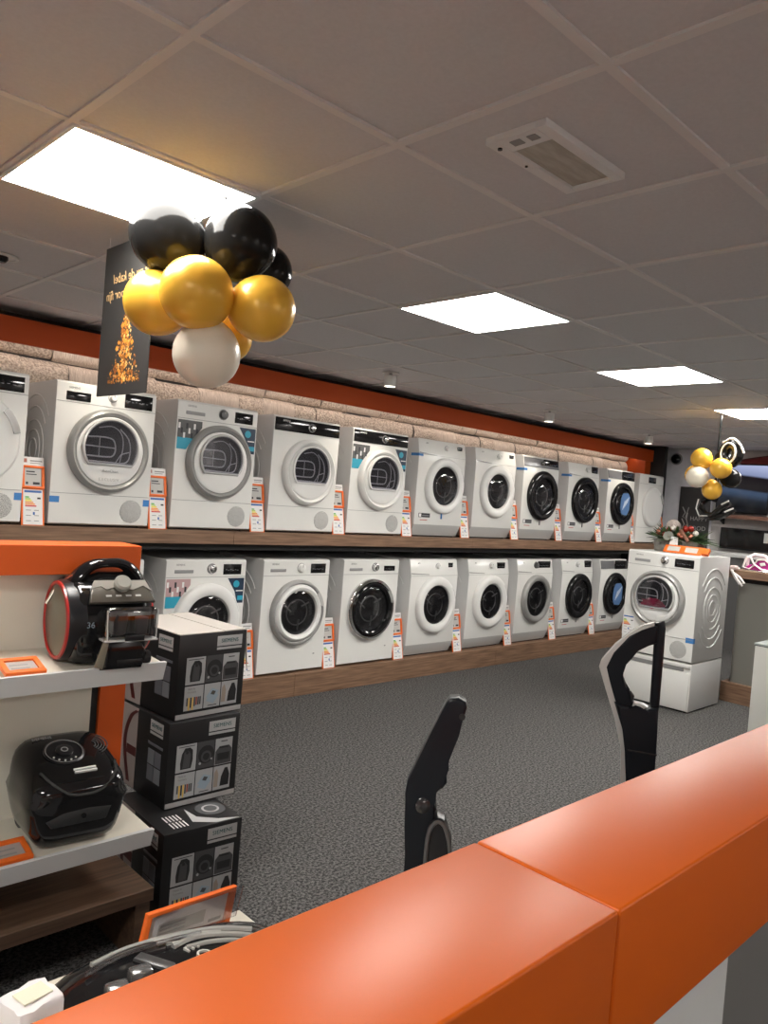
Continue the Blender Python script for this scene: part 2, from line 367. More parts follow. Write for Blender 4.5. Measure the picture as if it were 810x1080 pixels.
def ring_profile(R, rin, th):
    return [(R-.012, -.004), (R, .002), (R, th*.55), (R-.008, th*.85), (R-.022, th), (rin+.022, th*.96), (rin+.008, th*.8), (rin, th*.45), (rin, .004)]
def machine(kind, name, label, cat, loc, cfg, rz=0, group=None, h=HM):
    """local frame: x 0..0.6 left to right, front at y=0, body towards +y, z up"""
    g = cfg.get
    t = thing(name, label, cat, loc, rz, group)
    aeg = g('slant', False); D = .58
    # body
    bm = B()
    if aeg: prof = [(.045,.012),(.0,.105),(0,.69),(.022,h-.012),(.034,h),(D,h),(D,.012)]
    else: prof = [(.012,.012),(0,.02),(0,h-.012),(.012,h),(D,h),(D,.012)]
    prism(bm, prof, (0,0,0), (0,1,0), (0,0,1), (1,0,0), 0, .6, 0, bev=.006 if aeg else .004)
    bmesh.ops.recalc_face_normals(bm, faces=bm.faces[:]); bm.normal_update()
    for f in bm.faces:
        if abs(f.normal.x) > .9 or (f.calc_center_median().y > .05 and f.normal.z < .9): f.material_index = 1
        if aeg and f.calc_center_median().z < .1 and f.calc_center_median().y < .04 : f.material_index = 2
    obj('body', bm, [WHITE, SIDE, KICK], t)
    # dark box standing in for the shaded gap and feet below
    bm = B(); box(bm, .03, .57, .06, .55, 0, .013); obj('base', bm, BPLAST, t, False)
    # pressed rings on the sides
    for sx in ((-.0005, .6005) if g('both') else (-.0005,)):
        bm = B()
        for r in (.055,.105,.16,.215,.275):
            for lo, hi in (((0,2*PI),) if r < .2 else ((-.95,.95),(PI-.95,PI+.95))):
                if r < .2: tube(bm, [(sx, .30+r*math.cos(a), .43+r*1.05*math.sin(a)) for a in [2*PI*i/44 for i in range(44)]], .005, 6, True)
                else: tube(bm, [(sx, .30+r*math.cos(a+PI/2)*.95, .43+r*1.15*math.sin(a+PI/2)) for a in [lo+(hi-lo)*i/16 for i in range(17)]], .005, 6)
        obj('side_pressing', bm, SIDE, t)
    # control panel
    zp = .69 if aeg else h-.115
    pm = g('panel', 'white')
    yy = lambda z: (0 if z <= .69 else .022*(z-.69)/(h-.012-.69)) if aeg else 0
    bm = B()
    if pm != 'white':
        z0, z1 = h-.105, h-.015
        x0, x1 = g('panel_x', (.008, .592))
        prism(bm, [(x0,0),(x1,0),(x1,z1-z0),(x0,z1-z0)], (0,yy(z0)-.001,z0), (1,0,0), Vector((0,yy(z1)-yy(z0),z1-z0)).normalized(), (0,-1,0), -.004, .006, 0, bev=.002)
        obj('control_panel', bm, {'black':BGLOSS,'grey':mat('panel_grey',(.25,.25,.26),.25,.3)}[pm], t)
    else:
        box(bm, .004, .596, -.0025, .004, zp-.0015, zp+.0015)
        obj('panel_seam', bm, GINK if not aeg else KICK, t)
    zk = h-.062; yk = yy(zk)-(.006 if pm != 'white' else 0)
    # drawer
    dr = g('drawer', 'slot')
    bm = B()
    if dr == 'black': box(bm, .055, .195, yk-.004, yk+.004, h-.105, h-.055, bev=.002); obj('drawer', bm, BGLOSS, t)
    elif dr == 'slot':
        box(bm, .06, .195, yk-.003, yk+.003, h-.088, h-.066, bev=.002); obj('drawer', bm, mat('slot_grey', (.30,.30,.30), .4), t)
    elif dr == 'line':
        prism(bm, [(.0,.0),(.215,-.012),(.215,-.017),(.0,-.008)], (.01,yy(.70)-.0,h-.115), (1,0,0), (0,0,1), (0,-1,0), -.004, .0035); obj('drawer', bm, GINK, t)
    # knob
    ku, kr = g('knob', (.325,.022))
    if ku:
        bm = B(); lathe(bm, (ku, yk, zk+.002), (0,-1,0), [(kr+.003,0),(kr+.003,.004),(kr,.006),(kr*.92,.022),(kr*.7,.025),(0,.024)], 28, 0)
        lathe(bm, (ku, yk, zk+.002), (0,-1,0), [(kr+.007,0),(kr+.007,.002),(kr+.003,.003)], 28, 1)
        box(bm, ku-.0015, ku+.0015, yk-.0262, yk-.024, zk+.006, zk+.002+kr*.85, 1)
        obj('knob', bm, [{'white':PLAST,'silver':CHROME,'dark':mat('dark_knob',(.12,.12,.12),.35,.3)}[g('knob_col','white')], GINK], t)
    # display
    if g('display'):
        x0, x1, z0, z1 = g('display')
        bm = B(); box(bm, x0, x1, yk-.004, yk+.006, h-z1, h-z0, bev=.0015)
        d = obj('display', bm, BGLOSS, t)
        bm = B()
        nn = 6
        for k in range(nn):
            a = x0+(x1-x0)*(.12+.76*k/nn); plate(bm, a, a+(x1-x0)*.07, h-(z0+z1)/2-.004, h-(z0+z1)/2-.001-.006*(k % 2), yk-.004, .0004)
        obj('symbol', bm, mat('display_symbols', (.25,.26,.28), .4), d, False)
    if g('brand'):
        text('lettering', g('brand'), .017, {'k':GINK,'w':PAPER}[g('brand_col','k')], t, front(.10, yk-.0014, h-.034))
    # door
    R = g('R', .24); rg = g('rg', .165); cx, cz = g('door', (.315, .445)); th = g('th', .05)
    if aeg: th = .045
    RM = {'white':PLAST,'silver':SILV,'black':BGLOSS,'chrome':CHROME,'grey':SILV,'lgrey':LGREY}[g('ring','white')]
    door = None
    if kind == 'washer':
        bm = B()
        r_in2 = g('inner_ring')
        if r_in2:
            lathe(bm, (cx,0,cz), (0,-1,0), ring_profile(R, r_in2, th*.8), 64, 0)
            lathe(bm, (cx,0,cz), (0,-1,0), ring_profile(r_in2+.004, rg, th), 64, 1)
        else: lathe(bm, (cx,0,cz), (0,-1,0), ring_profile(R, rg, th), 64, 0)
        door = obj('door', bm, [RM, {'white':PLAST,'black':BGLOSS,'silver':SILV}[g('inner_col','white')]], t)
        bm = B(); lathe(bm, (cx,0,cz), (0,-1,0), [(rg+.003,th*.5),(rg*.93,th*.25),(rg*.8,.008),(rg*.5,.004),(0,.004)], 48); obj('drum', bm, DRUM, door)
        bm = B()
        for k in range(3):
            a = .6+k*2.1; tube(bm, [(cx+rg*.8*math.cos(a), -.009, cz+rg*.8*math.sin(a)), (cx+rg*.35*math.cos(a+.3), -.008, cz+rg*.35*math.sin(a+.3))], .006, 6)
        lathe(bm, (cx,0,cz), (0,-1,0), [(rg*.62,.005),(rg*.60,.009),(rg*.57,.009),(rg*.55,.005)], 40)
        obj('drum_rib', bm, mat('steel_dim', (.22,.22,.22), .3, .8), door)
        bm = B(); lathe(bm, (cx,0,cz), (0,-1,0), [(rg,th*.55),(rg*.8,th*.85),(rg*.5,th*1.02),(0,th*1.08)], 48); obj('glass', bm, GLASS, door)
        bm = B()           # handle notch at the right rim
        prism(bm, [p for p in arc(cx,cz,R-.014,.22,.72,8)]+[p for p in arc(cx,cz,R-.05,.72,.22,8)], (0,-th*.82,0), **XZ, t0=0, t1=.006, bev=.002)
        obj('handle', bm, {'black':mat('dark_handle',(.03,.03,.03),.3),'white':LGREY,'silver':LGREY,'lgrey':LGREY,'chrome':SILV,'grey':SILV}[g('ring','white')], door)
    elif kind == 'dryer':
        bm = B()
        lathe(bm, (cx,0,cz), (0,-1,0), ring_profile(R, R-.045, th), 64, 0)
        lathe(bm, (cx,0,cz), (0,-1,0), [(R-.043,th*.75),(R-.05,th*.8),(R-.06,th*.86),(.10,th*.93),(0,th*.95)], 64, 1)
        door = obj('door', bm, [RM, PLAST], t)
        wr = g('win', .158); wx, wz = cx-.005, cz+.02
        a0 = -.62
        poly = arc(wx, wz, wr, a0, PI-a0, 36)
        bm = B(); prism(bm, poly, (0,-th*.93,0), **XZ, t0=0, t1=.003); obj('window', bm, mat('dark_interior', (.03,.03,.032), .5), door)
        bm = B(); yb = -th*.93-.006
        q = wr
        P = lambda L: [(wx+a*q, yb, wz+b*q) for a, b in L]
        tube(bm, cr(P([(-.80,-.52),(-.1,-.53),(.58,-.50),(.74,-.1),(.64,.38),(.30,.72)])), .004, 6)
        tube(bm, cr(P([(-.88,.34),(-.3,.37),(.05,.30),(.16,.0),(.08,-.28),(-.2,-.34),(-.88,-.34)])), .0045, 6)
        tube(bm, P([(-.95,.02),(.14,.0)]), .0035, 6); tube(bm, P([(.20,-.52),(.40,-.2),(.70,-.1)]), .003, 6); tube(bm, cr(P([(-.5,.70),(.0,.78),(.35,.55),(.45,.1),(.36,-.5)])), .003, 6)
        tube(bm, P([(-.45,-.34),(-.45,.36)]), .0025, 6)
        obj('rack', bm, RACK, door)
        if g('cloth'):
            bm = B(); bmesh.ops.create_icosphere(bm, subdivisions=3, radius=1)
            for v in bm.verts:
                n = 1+.12*math.sin(9*v.co.x+5*v.co.z)+.08*math.sin(14*v.co.z)
                v.co = Vector((wx-.01+v.co.x*.10*n, -th*.93-.009+v.co.y*.006, wz-.062+v.co.z*.042*n))
            obj('cloth', bm, noise_mat('pink_cloth', (.35,.02,.06), (.55,.04,.11), 20, .9, .3), door)
        bm = B(); prism(bm, poly, (0,-th*.93-.017,0), **XZ, t0=0, t1=.002); obj('glass', bm, GLASS, door)
        bm = B(); pts = [(wx+(wr+.004)*math.cos(a), -th*.93-.008, wz+(wr+.004)*math.sin(a)) for a in [a0+(PI-2*a0)*i/36 for i in range(37)]]
        tube(bm, pts, .010, 8, True); obj('window_rim', bm, PLAST if g('ring') != 'silver' else LGREY, door)
        if g('door_text'):
            text('lettering', 'AutoClean', .022, GINK, door, front(cx, -th*.95-.002, cz-.115))
            text('lettering', 'EXCLUSIV', .024, LGREY, door, front(cx-.005, -th*.95-.002, cz-.165), space=1.2)
    elif kind == 'plain':       # a dryer with a closed white door
        bm = B(); lathe(bm, (cx,0,cz), (0,-1,0), [(R,-.002),(R,.02),(R-.012,.034),(R-.03,.038),(R-.05,.034),(R-.075,.036),(.08,.042),(0,.043)], 64)
        door = obj('door', bm, PLAST, t)
        bm = B(); prism(bm, arc(cx,cz,R-.005,.2,.8,8)+arc(cx,cz,R-.04,.8,.2,8), (0,-.034,0), **XZ, t0=0, t1=.010, bev=.002); obj('handle', bm, LGREY, door)
    # lower panel
    if kind != 'washer' and not aeg:
        bm = B(); box(bm, .006, .594, -.002, .004, .188, .191); obj('panel_seam', bm, GINK, t)
        if g('vent', True):
            bm = B(); lathe(bm, (.485,0,.10), (0,-1,0), [(.068,-.001),(.068,.002),(.064,.003),(0,.003)], 40)
            vm = noise_mat('vent_grille', (.22,.22,.21), (.62,.62,.60), 300, .5, .3, detail=0, lo=.42, hi=.5)
            obj('vent_grille', bm, vm, t)
    elif not aeg:
        bm = B(); box(bm, .5, .514, -.002, .003, .125, .133); obj('filter_mark', bm, GINK, t)
    # stickers and tape
    if g('stickers'):
        bm = B(); z1 = h-.125; y = -.0005
        prism(bm, [(.008,z1-.185),(.075,z1-.185),(.11,z1-.125),(.18,z1-.04),(.18,z1),(.008,z1)], (0,y,0), **XZ, t0=0, t1=.001, mi=1)
        prism(bm, [(.008,z1-.185),(.075,z1-.185),(.118,z1-.112),(.008,z1-.112)], (0,y-.001,0), **XZ, t0=0, t1=.0006, mi=0)
        for k in range(9):
            a = .012+.018*k; zz = z1-.02-.03*(k % 3); plate(bm, a, a+.014, zz-.035, zz, y-.001, .0006, 2 if k % 2 else 3)
        obj('sticker', bm, [TEAL, PINK if g('stickers') == 'pink' else mat('sticker_grey',(.10,.10,.10),.5), INK, PAPER], t, False)
        bm = B()
        prism(bm, [(.46,z1),(.59,z1),(.59,z1-.17),(.545,z1-.17),(.52,z1-.09)], (0,y,0), **XZ, t0=0, t1=.001, mi=0)
        prism(bm, arc(.53,z1-.04,.024,0,2*PI,16)[:-1], (0,y-.001,0), **XZ, t0=0, t1=.0006, mi=1)
        plate(bm, .545, .588, z1-.15, z1-.12, y-.001, .0006, 1); plate(bm, .53, .585, z1-.09, z1-.083, y-.001, .0006, 2)
        obj('sticker', bm, [NAVY, TEAL, PAPER], t, False)
    if g('kick_sticker'):
        bm = B(); plate(bm, .05, .19, .165, .20, .0, .001, 0); plate(bm, .055, .082, .169, .196, -.001, .0005, 1); plate(bm, .09, .18, .178, .184, -.001, .0005, 2); plate(bm, .07, .16, .140, .146, .0, .001, 3)
        obj('sticker', bm, [INK, PAPER, GINK, REDINK], t, False)
        bm = B(); box(bm, cx-.006, cx+.004, -.012, -.001, cz-R-.045, cz-R+.004, bev=.002); obj('ribbon', bm, BLUET if kind != 'washer' or g('ribbon_blue') else GINK, door or t)
    if g('tape'):
        for a in g('tape'):
            bm = B()
            if a == 'l': plate(bm, .0, .055, .135, .17, -.0005, .001)
            elif a == 'r': plate(bm, .56, .5995, .135, .175, -.0005, .001)
            elif a == 'top': prism(bm, [(-.0015,.09),(-.0015,-.0015),(.05,-.0015),(.05,-.0005),(-.0003,-.0005),(-.0003,.09)], (0,0,0), (1,0,0), (0,1,0), (0,0,1), .672, .695)
            elif a == 'corner': prism(bm, [(.54,-.0005),(.54,-.0018),(.6015,-.0018),(.6015,.03),(.6003,.03),(.6003,-.0005)], (0,0,0), (1,0,0), (0,1,0), (0,0,1), .165, .205)
            obj('tape', bm, BLUET, t, False)
    if g('screen_sticker'):
        bm = B(); rs = rg*.62
        M_ = Matrix.Rotation(.06, 3, 'Y')
        prism(bm, [(-.07,-.115),(.05,-.125),(.10,-.06),(.10,.08),(.05,.125),(-.06,.12),(-.10,.06),(-.105,-.05)], (cx,-th*1.1-.002,cz), **XZ, t0=0, t1=.0015, mi=0)
        for k in range(5):
            a = -.055+.022*k; prism(bm, [(a,-.06+.02*k),(a+.012,-.07+.02*k),(a+.05,.03+.012*k),(a+.04,.04+.012*k)], (cx,-th*1.1-.0035,cz), **XZ, t0=0, t1=.0005, mi=1)
        obj('sticker', bm, [mat('blue_sticker', (.10,.20,.42), .3), mat('pale_print', (.6,.68,.8), .4)], door, False)
    return t
UX = [.141,.888,1.635,2.374,3.109,3.849,4.593,5.323,6.11,6.897,7.604]
UY = 2.312
blk = (.40,.575,.022,.105)
sd = dict(ring='silver', R=.243, door=(.318,.447), drawer='black', knob=(.325,.02), display=blk, brand='SIEMENS')
UP = [
 ('plain', sd | dict(ring='white', R=.25, tape='r', display=(.33,.575,.022,.105)), 'white front-loading dryer cut off by the left edge of the photo', 'dryer'),
 ('dryer', sd | dict(tape='lr', door_text=True), 'white dryer with a wide silver door ring below the hanging dark banner', 'dryer'),
 ('dryer', sd | dict(drawer='slot', knob=(.33,.028), knob_col='dark', display=(.42,.56,.03,.10), stickers='grey', win=.15, R=.241), 'white dryer with silver door ring and two picture stickers, behind the cream balloon', 'dryer'),
 ('dryer', sd | dict(ring='white', R=.234, panel='black', drawer=None, knob=(.33,.024), knob_col='silver', display=None, brand_col='w', door=(.325,.44)), 'white dryer with a full-width black control strip and no stickers', 'dryer'),
 ('dryer', sd | dict(ring='white', R=.236, panel='black', drawer=None, knob=(.33,.024), knob_col='silver', display=None, stickers='grey', brand_col='w', door=(.315,.44)), 'white dryer with a black control strip and turquoise picture stickers', 'dryer'),
 ('washer', dict(slant=True, ring='white', R=.237, rg=.163, drawer='line', knob=(.345,.018), display=(.49,.55,.03,.06), kick_sticker=True, ribbon_blue=True, tape=['top'], brand='AEG', door=(.33,.44)), 'white washing machine on the upper shelf with a flat white door round a dark glass', 'washing machine'),
 ('washer', dict(slant=True, ring='white', R=.242, rg=.158, th=.06, drawer='line', knob=(.34,.02), display=(.50,.56,.03,.06), brand='AEG', door=(.32,.44)), 'upper-shelf white washing machine with thick white door ring, left of the first black-ringed one', 'washing machine'),
 ('washer', dict(slant=True, ring='black', R=.244, rg=.165, panel='grey', drawer=None, knob=(.30,.022), knob_col='dark', display=(.33,.58,.022,.10), kick_sticker=True, tape=['top'], door=(.32,.44)), 'black-ringed washing machine with a dark full-width control panel, upper shelf', 'washing machine'),
 ('washer', dict(slant=True, ring='black', R=.244, rg=.165, drawer='line', knob=(.36,.024), knob_col='white', display=(.45,.57,.015,.11), kick_sticker=True, tape=['top'], door=(.32,.44)), 'black-ringed white washing machine with a white control panel and black display, upper shelf', 'washing machine'),
 ('washer', dict(slant=True, ring='black', R=.24, rg=.17, panel='grey', panel_x=(.008,.30), drawer=None, knob=(None,0), display=(.31,.59,.015,.11), kick_sticker=True, screen_sticker=True, tape=['top'], door=(.32,.44)), 'black-ringed machine on the upper shelf with a bright blue sticker on its glass', 'washing machine'),
 ('plain', dict(ring='white', R=.235, drawer=None, knob=(None,0), display=(.22,.40,.03,.10), brand='', door=(.34,.44), vent=False), 'white dryer with a closed white door at the right end of the upper shelf', 'dryer'),
]
for x, (k, c, lab, cat) in zip(UX, UP):
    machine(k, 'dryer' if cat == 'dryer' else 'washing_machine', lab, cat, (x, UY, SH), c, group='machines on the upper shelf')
LX = [.90,1.65,2.398,3.143,3.896,4.653,5.398,6.178,6.95]
LY = 2.336
sw = dict(drawer='slot', knob=(.33,.028), display=(.42,.56,.03,.10), brand='SIEMENS', R=.24, rg=.16)
LOW = [
 ('washer', sw | dict(ring='white'), 'white washing machine on the lower plinth, mostly hidden behind the orange-topped display stand'),
 ('washer', sw | dict(ring='white', knob_col='silver', stickers='pink', R=.245, door=(.31,.43)), 'white washing machine on the plinth with picture stickers, behind the stacked vacuum boxes'),
 ('washer', sw | dict(ring='silver', inner_ring=.205, rg=.158, R=.24), 'white washing machine on the plinth with a silver outer and white inner door ring'),
 ('washer', sw | dict(ring='chrome', inner_ring=.215, inner_col='black', rg=.17, knob_col='silver', display=(.43,.55,.05,.09), brand='BOSCH', R=.24, door=(.30,.44)), 'white washing machine on the plinth with a chrome-rimmed black door'),
 ('washer', dict(slant=True, ring='white', R=.243, rg=.165, drawer='line', knob=(.34,.02), display=(.48,.535,.03,.07), brand='AEG', door=(.32,.44)), 'white washing machine on the plinth with white door ring and small black display'),
 ('washer', dict(slant=True, ring='white', R=.243, rg=.160, drawer='line', knob=(.33,.022), display=(.42,.54,.03,.095), brand='AEG', door=(.32,.44)), 'white washing machine on the plinth with white door ring and larger black display'),
 ('washer', dict(slant=True, ring='grey', R=.238, rg=.175, drawer='line', knob=(.31,.03), knob_col='dark', display=(.35,.56,.02,.10), brand='AEG', door=(.32,.44), kick_sticker=False), 'white washing machine on the plinth with a dark grey door ring and wide black display'),
 ('washer', dict(slant=True, ring='black', R=.24, rg=.165, drawer='line', knob=(.30,.022), display=(.44,.57,.015,.11), brand='AEG', door=(.33,.44), kick_sticker=True), 'white washing machine on the plinth with black door ring and no blue sticker'),
 ('washer', dict(slant=True, ring='black', R=.24, rg=.17, panel='grey', panel_x=(.008,.30), drawer=None, knob=(None,0), display=(.31,.59,.015,.11), screen_sticker=True, kick_sticker=True, door=(.32,.44)), 'black-ringed washing machine with blue sticker on the plinth beside the free-standing dryer'),
]
for x, (k, c, lab) in zip(LX, LOW):
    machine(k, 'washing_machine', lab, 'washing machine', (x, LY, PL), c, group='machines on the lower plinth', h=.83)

# ------------------------------------------------------------------ price stands in the gaps
def price_stand(x, y, z, label, grp):
    t = thing('price_stand', label, 'price stand', (x, y, z), 0, grp); t.rotation_euler = (-.19, 0, 0)
    bm = B(); prism(bm, [(-.062,0),(.062,0),(.062,.335),(-.062,.335)], (0,.0,0), **XZ, t0=-.006, t1=0, bev=.002); 
    obj('backing', bm, ORTAG, t)
    bm = B(); plate(bm, -.060, .060, .335, .382, -.0, .002, 0); plate(bm, -.054, -.032, .350, .372, -.002, .0005, 1); plate(bm, -.015, .05, .357, .364, -.002, .0005, 2); plate(bm, -.015, .04, .346, .350, -.002, .0005, 2)
    obj('header_card', bm, [PAPER, mat('faded_red',(.45,.16,.12),.6), GINK], t, False)
    bm = B()
    for a in ((-.062,.062,.320,.333),(-.062,.062,.205,.218),(-.062,-.046,.218,.320),(.046,.062,.218,.320)): box(bm, a[0], a[1], -.010, .0, a[2], a[3], bev=.002)
    obj('card_frame', bm, ORTAG, t)
    bm = B(); plate(bm, -.046, .046, .218, .320, -.0005, .002, 0); plate(bm, -.036, .01, .296, .303, -.0025, .0005, 1); plate(bm, -.036, .02, .282, .287, -.0025, .0005, 1); plate(bm, .0, .036, .228, .242, -.0025, .0005, 1); plate(bm, -.038, -.026, .228, .242, -.0025, .0005, 1)
    obj('price_card', bm, [GPAPER, INK], t, False)
    bm = B(); energy_label(bm, -.052, .052, .004, .2, -.0005); obj('energy_label', bm, ELM, t, False)
    return t
ordn = ['first','second','third','fourth','fifth','sixth','seventh','eighth','ninth','tenth','eleventh']
for i in range(11):
    xr = UX[i+1] if i < 10 else 8.36
    ps = price_stand((UX[i]+.6+xr)/2-.006, UY-.006, SH, 'orange price stand with energy label, %s from the left on the upper shelf' % ordn[i], 'price stands on the upper shelf')
    if i == 9: ps.scale.x = .78; ps.location.x += .006
for i in range(1, 9):
    xr = LX[i+1] if i < 8 else 7.70
    price_stand((LX[i]+.6+xr)/2-.006, LY-.006, PL, 'orange price stand with energy label, %s from the left in view on the lower plinth' % ordn[i-1], 'price stands on the plinth')

# ------------------------------------------------------------------ free-standing dryer on its pedestal
t = thing('pedestal', 'white drawer pedestal standing on the carpet under the free-standing dryer', 'pedestal', (5.16,1.075,0), -PI/2)
bm = B(); box(bm, .0, .6, .012, .585, .012, .385, bev=.004)
for f in bm.faces:
    f.normal_update()
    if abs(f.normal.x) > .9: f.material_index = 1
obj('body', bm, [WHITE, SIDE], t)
bm = B(); box(bm, .008, .592, -.002, .012, .02, .318, bev=.004); d = obj('drawer', bm, WHITE, t)
bm = B(); box(bm, .06, .54, -.001, .012, .322, .350, 0); obj('handle_recess', bm, mat('shade_grey',(.25,.25,.25),.5), t, False)
bm = B(); box(bm, .008, .592, -.002, .012, .352, .383, bev=.003); obj('rail', bm, WHITE, t)
bm = B(); box(bm, .02, .58, .03, .56, 0, .012); obj('foot', bm, BPLAST, t, False)
machine('dryer', 'dryer', 'free-standing white dryer with pink cloth behind its window, topped by a flower arrangement', 'dryer', (5.16,1.075,.385),
        sd | dict(drawer='slot', knob=(.315,.027), knob_col='silver', display=(.40,.555,.035,.10), R=.226, door=(.287,.475), win=.152, cloth=True, both=True, tape=['corner'], brand='SIEMENS'), -PI/2, h=.845)
t = thing('energy_sticker', 'small energy label stuck low on the free-standing dryer, left of its door', 'label', (5.1592,1.075,.385), -PI/2)
bm = B(); energy_label(bm, .0, .1, .14, .30, -.0); obj('card', bm, ELM, t, False)
DT = 1.2305          # top of the free-standing dryer
# flower arrangement
t = thing('flower_arrangement', 'christmas arrangement of green twigs and red baubles in a grey planter on the free-standing dryer', 'flower arrangement', (5.50,.82,DT), -PI/2+.15)
GR = [mat('leaf_dark',(.02,.055,.02),.6), mat('leaf_mid',(.05,.11,.035),.6), mat('leaf_pale',(.17,.22,.10),.6)]
bm = B(); prism(bm, [(-.17,0),(.17,0),(.185,.10),(-.185,.10)], (0,.07,0), **XZ, t0=0, t1=.14, bev=.004); obj('planter', bm, noise_mat('grey_planter',(.13,.125,.11),(.19,.18,.16),30,.85,.3), t)
bm = B()
rg_ = random.Random(3)
for k in range(300):
    a = rg_.uniform(0, 2*PI); el = rg_.uniform(-.12, 1.1); L = rg_.uniform(.09, .17) * (1.7 if abs(math.cos(a)) > .8 and el < .3 else 1)
    base = Vector((rg_.uniform(-.15,.15), rg_.uniform(-.05,.05), .10))
    d = Vector((math.cos(a)*math.cos(el), math.sin(a)*math.cos(el)*.7, math.sin(el)*.8)).normalized()
    s = d.cross(Vector((0,0,1))).normalized(); n = s.cross(d)
    mi = rg_.choice((0,0,1,1,2))
    wdt = rg_.uniform(.007,.02)
    P = [base, base+d*L*.35+s*wdt, base+d*L*.7+s*wdt*.7-n*.006, base+d*L-n*.02, base+d*L*.7-s*wdt*.7-n*.006, base+d*L*.35-s*wdt]
    f = bm.faces.new([bm.verts.new(p) for p in P]); f.material_index = mi
    r = bmesh.ops.extrude_face_region(bm, geom=[f]); 
    for v in [q for q in r['geom'] if isinstance(q, bmesh.types.BMVert)]: v.co += n*.002
obj('foliage', bm, GR, t)
BRED = mat('red_bauble',(.30,.025,.015),.2,.2); BROSE = mat('copper_bauble',(.55,.20,.13),.25,.5); BWH = mat('cream_bauble',(.75,.70,.64),.4)
for (x,y,z,r,m_) in ((-.14,-.07,.16,.026,BROSE),(-.10,-.08,.145,.018,BRED),(.03,-.09,.15,.021,BROSE),(.055,-.09,.135,.018,BROSE),(.045,-.08,.175,.018,BRED),(.12,-.08,.14,.022,BROSE),(.15,-.06,.17,.024,BWH),(-.03,-.06,.20,.022,BWH),(.06,-.03,.20,.028,BRED),(.10,-.03,.205,.026,BRED),(-.07,-.05,.18,.024,BRED)):
    bm = B(); lathe(bm, (x,y,z), (0,-.3,1), [(0,-r)]+[(r*math.sin(PI*k/10), -r*math.cos(PI*k/10)) for k in range(1,10)]+[(.004,r),(.004,r+.005),(0,r+.005)], 18)
    obj('bauble', bm, m_, t)
bm = B(); lathe(bm, (-.05,.0,.215), (0,0,1), [(0,-.058)]+[(.058*math.sin(PI*k/12), -.058*math.cos(PI*k/12)) for k in range(1,12)]+[(0,.058)], 24); obj('large_ball', bm, noise_mat('fluffy_ball',(.40,.34,.31),(.55,.48,.45),60,.9,.5), t)
bm = B(); tube(bm, [(.04,-.09,.19),(.07,-.10,.15),(.11,-.11,.10)], .014, 10); obj('cinnamon_stick', bm, mat('bark',(.25,.11,.07),.8), t)
bm = B(); lathe(bm, (-.05,-.10,.125), (0,-1,.5), [(0,0),(.02,.006),(.04,.02),(.042,.022),(.02,.01),(0,.004)], 16); obj('seed_pod', bm, mat('pod_grey',(.25,.26,.22),.6), t)
bm = B(); prism(bm, [(-.035,-.035),(.035,-.055),(.035,.04),(-.02,.05)], (.0,-.13,.085), **XZ, t0=0, t1=.002); obj('gift_card', bm, PAPER, t, False)
bm = B(); lathe(bm, (.20,-.05,.055), (0,0,1), [(0,-.05)]+[(.04*(math.sin(PI*k/10)**.8)*(1 if k % 2 else .75), -.05+.1*k/10) for k in range(1,10)]+[(0,.05)], 14); obj('pine_cone', bm, mat('cone_brown',(.06,.03,.02),.7), t)
# orange price frames on the dryer
t = thing('price_holder', 'orange double price frame lying tilted in front of the planter on the dryer', 'price holder', (5.23,.66,DT), -PI/2)
U_, V_, W_ = Vector((1,0,0)), Vector((0,.62,.78)), Vector((0,-.78,.62))
bm = B(); prism(bm, [(-.155,0),(.155,0),(.155,.075),(-.155,.075)], (0,0,.004), U_, V_, W_, 0, .008, bev=.002); obj('frame', bm, ORTAG, t)
bm = B()
for x0 in (-.125,.02): prism(bm, [(x0,.014),(x0+.10,.014),(x0+.10,.06),(x0,.06)], (0,0,.004), U_, V_, W_, .008, .0095)
obj('price_card', bm, GPAPER, t, False)
bm = B(); prism(bm, [(.155,0),(.21,0),(.21,.055),(.155,.055)], (0,.02,.004), U_, V_, W_, 0, .03, bev=.003); obj('support', bm, ORTAG, t)

# ------------------------------------------------------------------ iron counter and irons
t = thing('iron_counter', 'grey display counter with a wooden top and plinth behind the free-standing dryer', 'counter', (5.93,0,0))
bm = B(); box(bm, 0, 1.2, -3.0, .54, 0, .165, bev=.002); obj('plinth', bm, WOODY, t, False)
bm = B(); prism(bm, [(.04,-2.98)]+[(.04,.44)]+[(.10-.06*math.cos(a),.44+.06*math.sin(a)) for a in [PI/2*k/6 for k in range(1,7)]]+[(1.18,.50),(1.18,-2.98)], (0,0,.165), (1,0,0), (0,1,0), (0,0,1), 0, .85); obj('panel', bm, mat('warm_grey_panel',(.19,.185,.165),.35), t)
bm = B(); box(bm, .06, 1.15, -2.95, .47, 1.015, 1.055); obj('under_rail', bm, BMATT, t, False)
bm = B(); box(bm, -.03, 1.22, -3.0, .55, 1.055, 1.120, bev=.003); obj('top', bm, WOODY, t, False)
CT = 1.1205
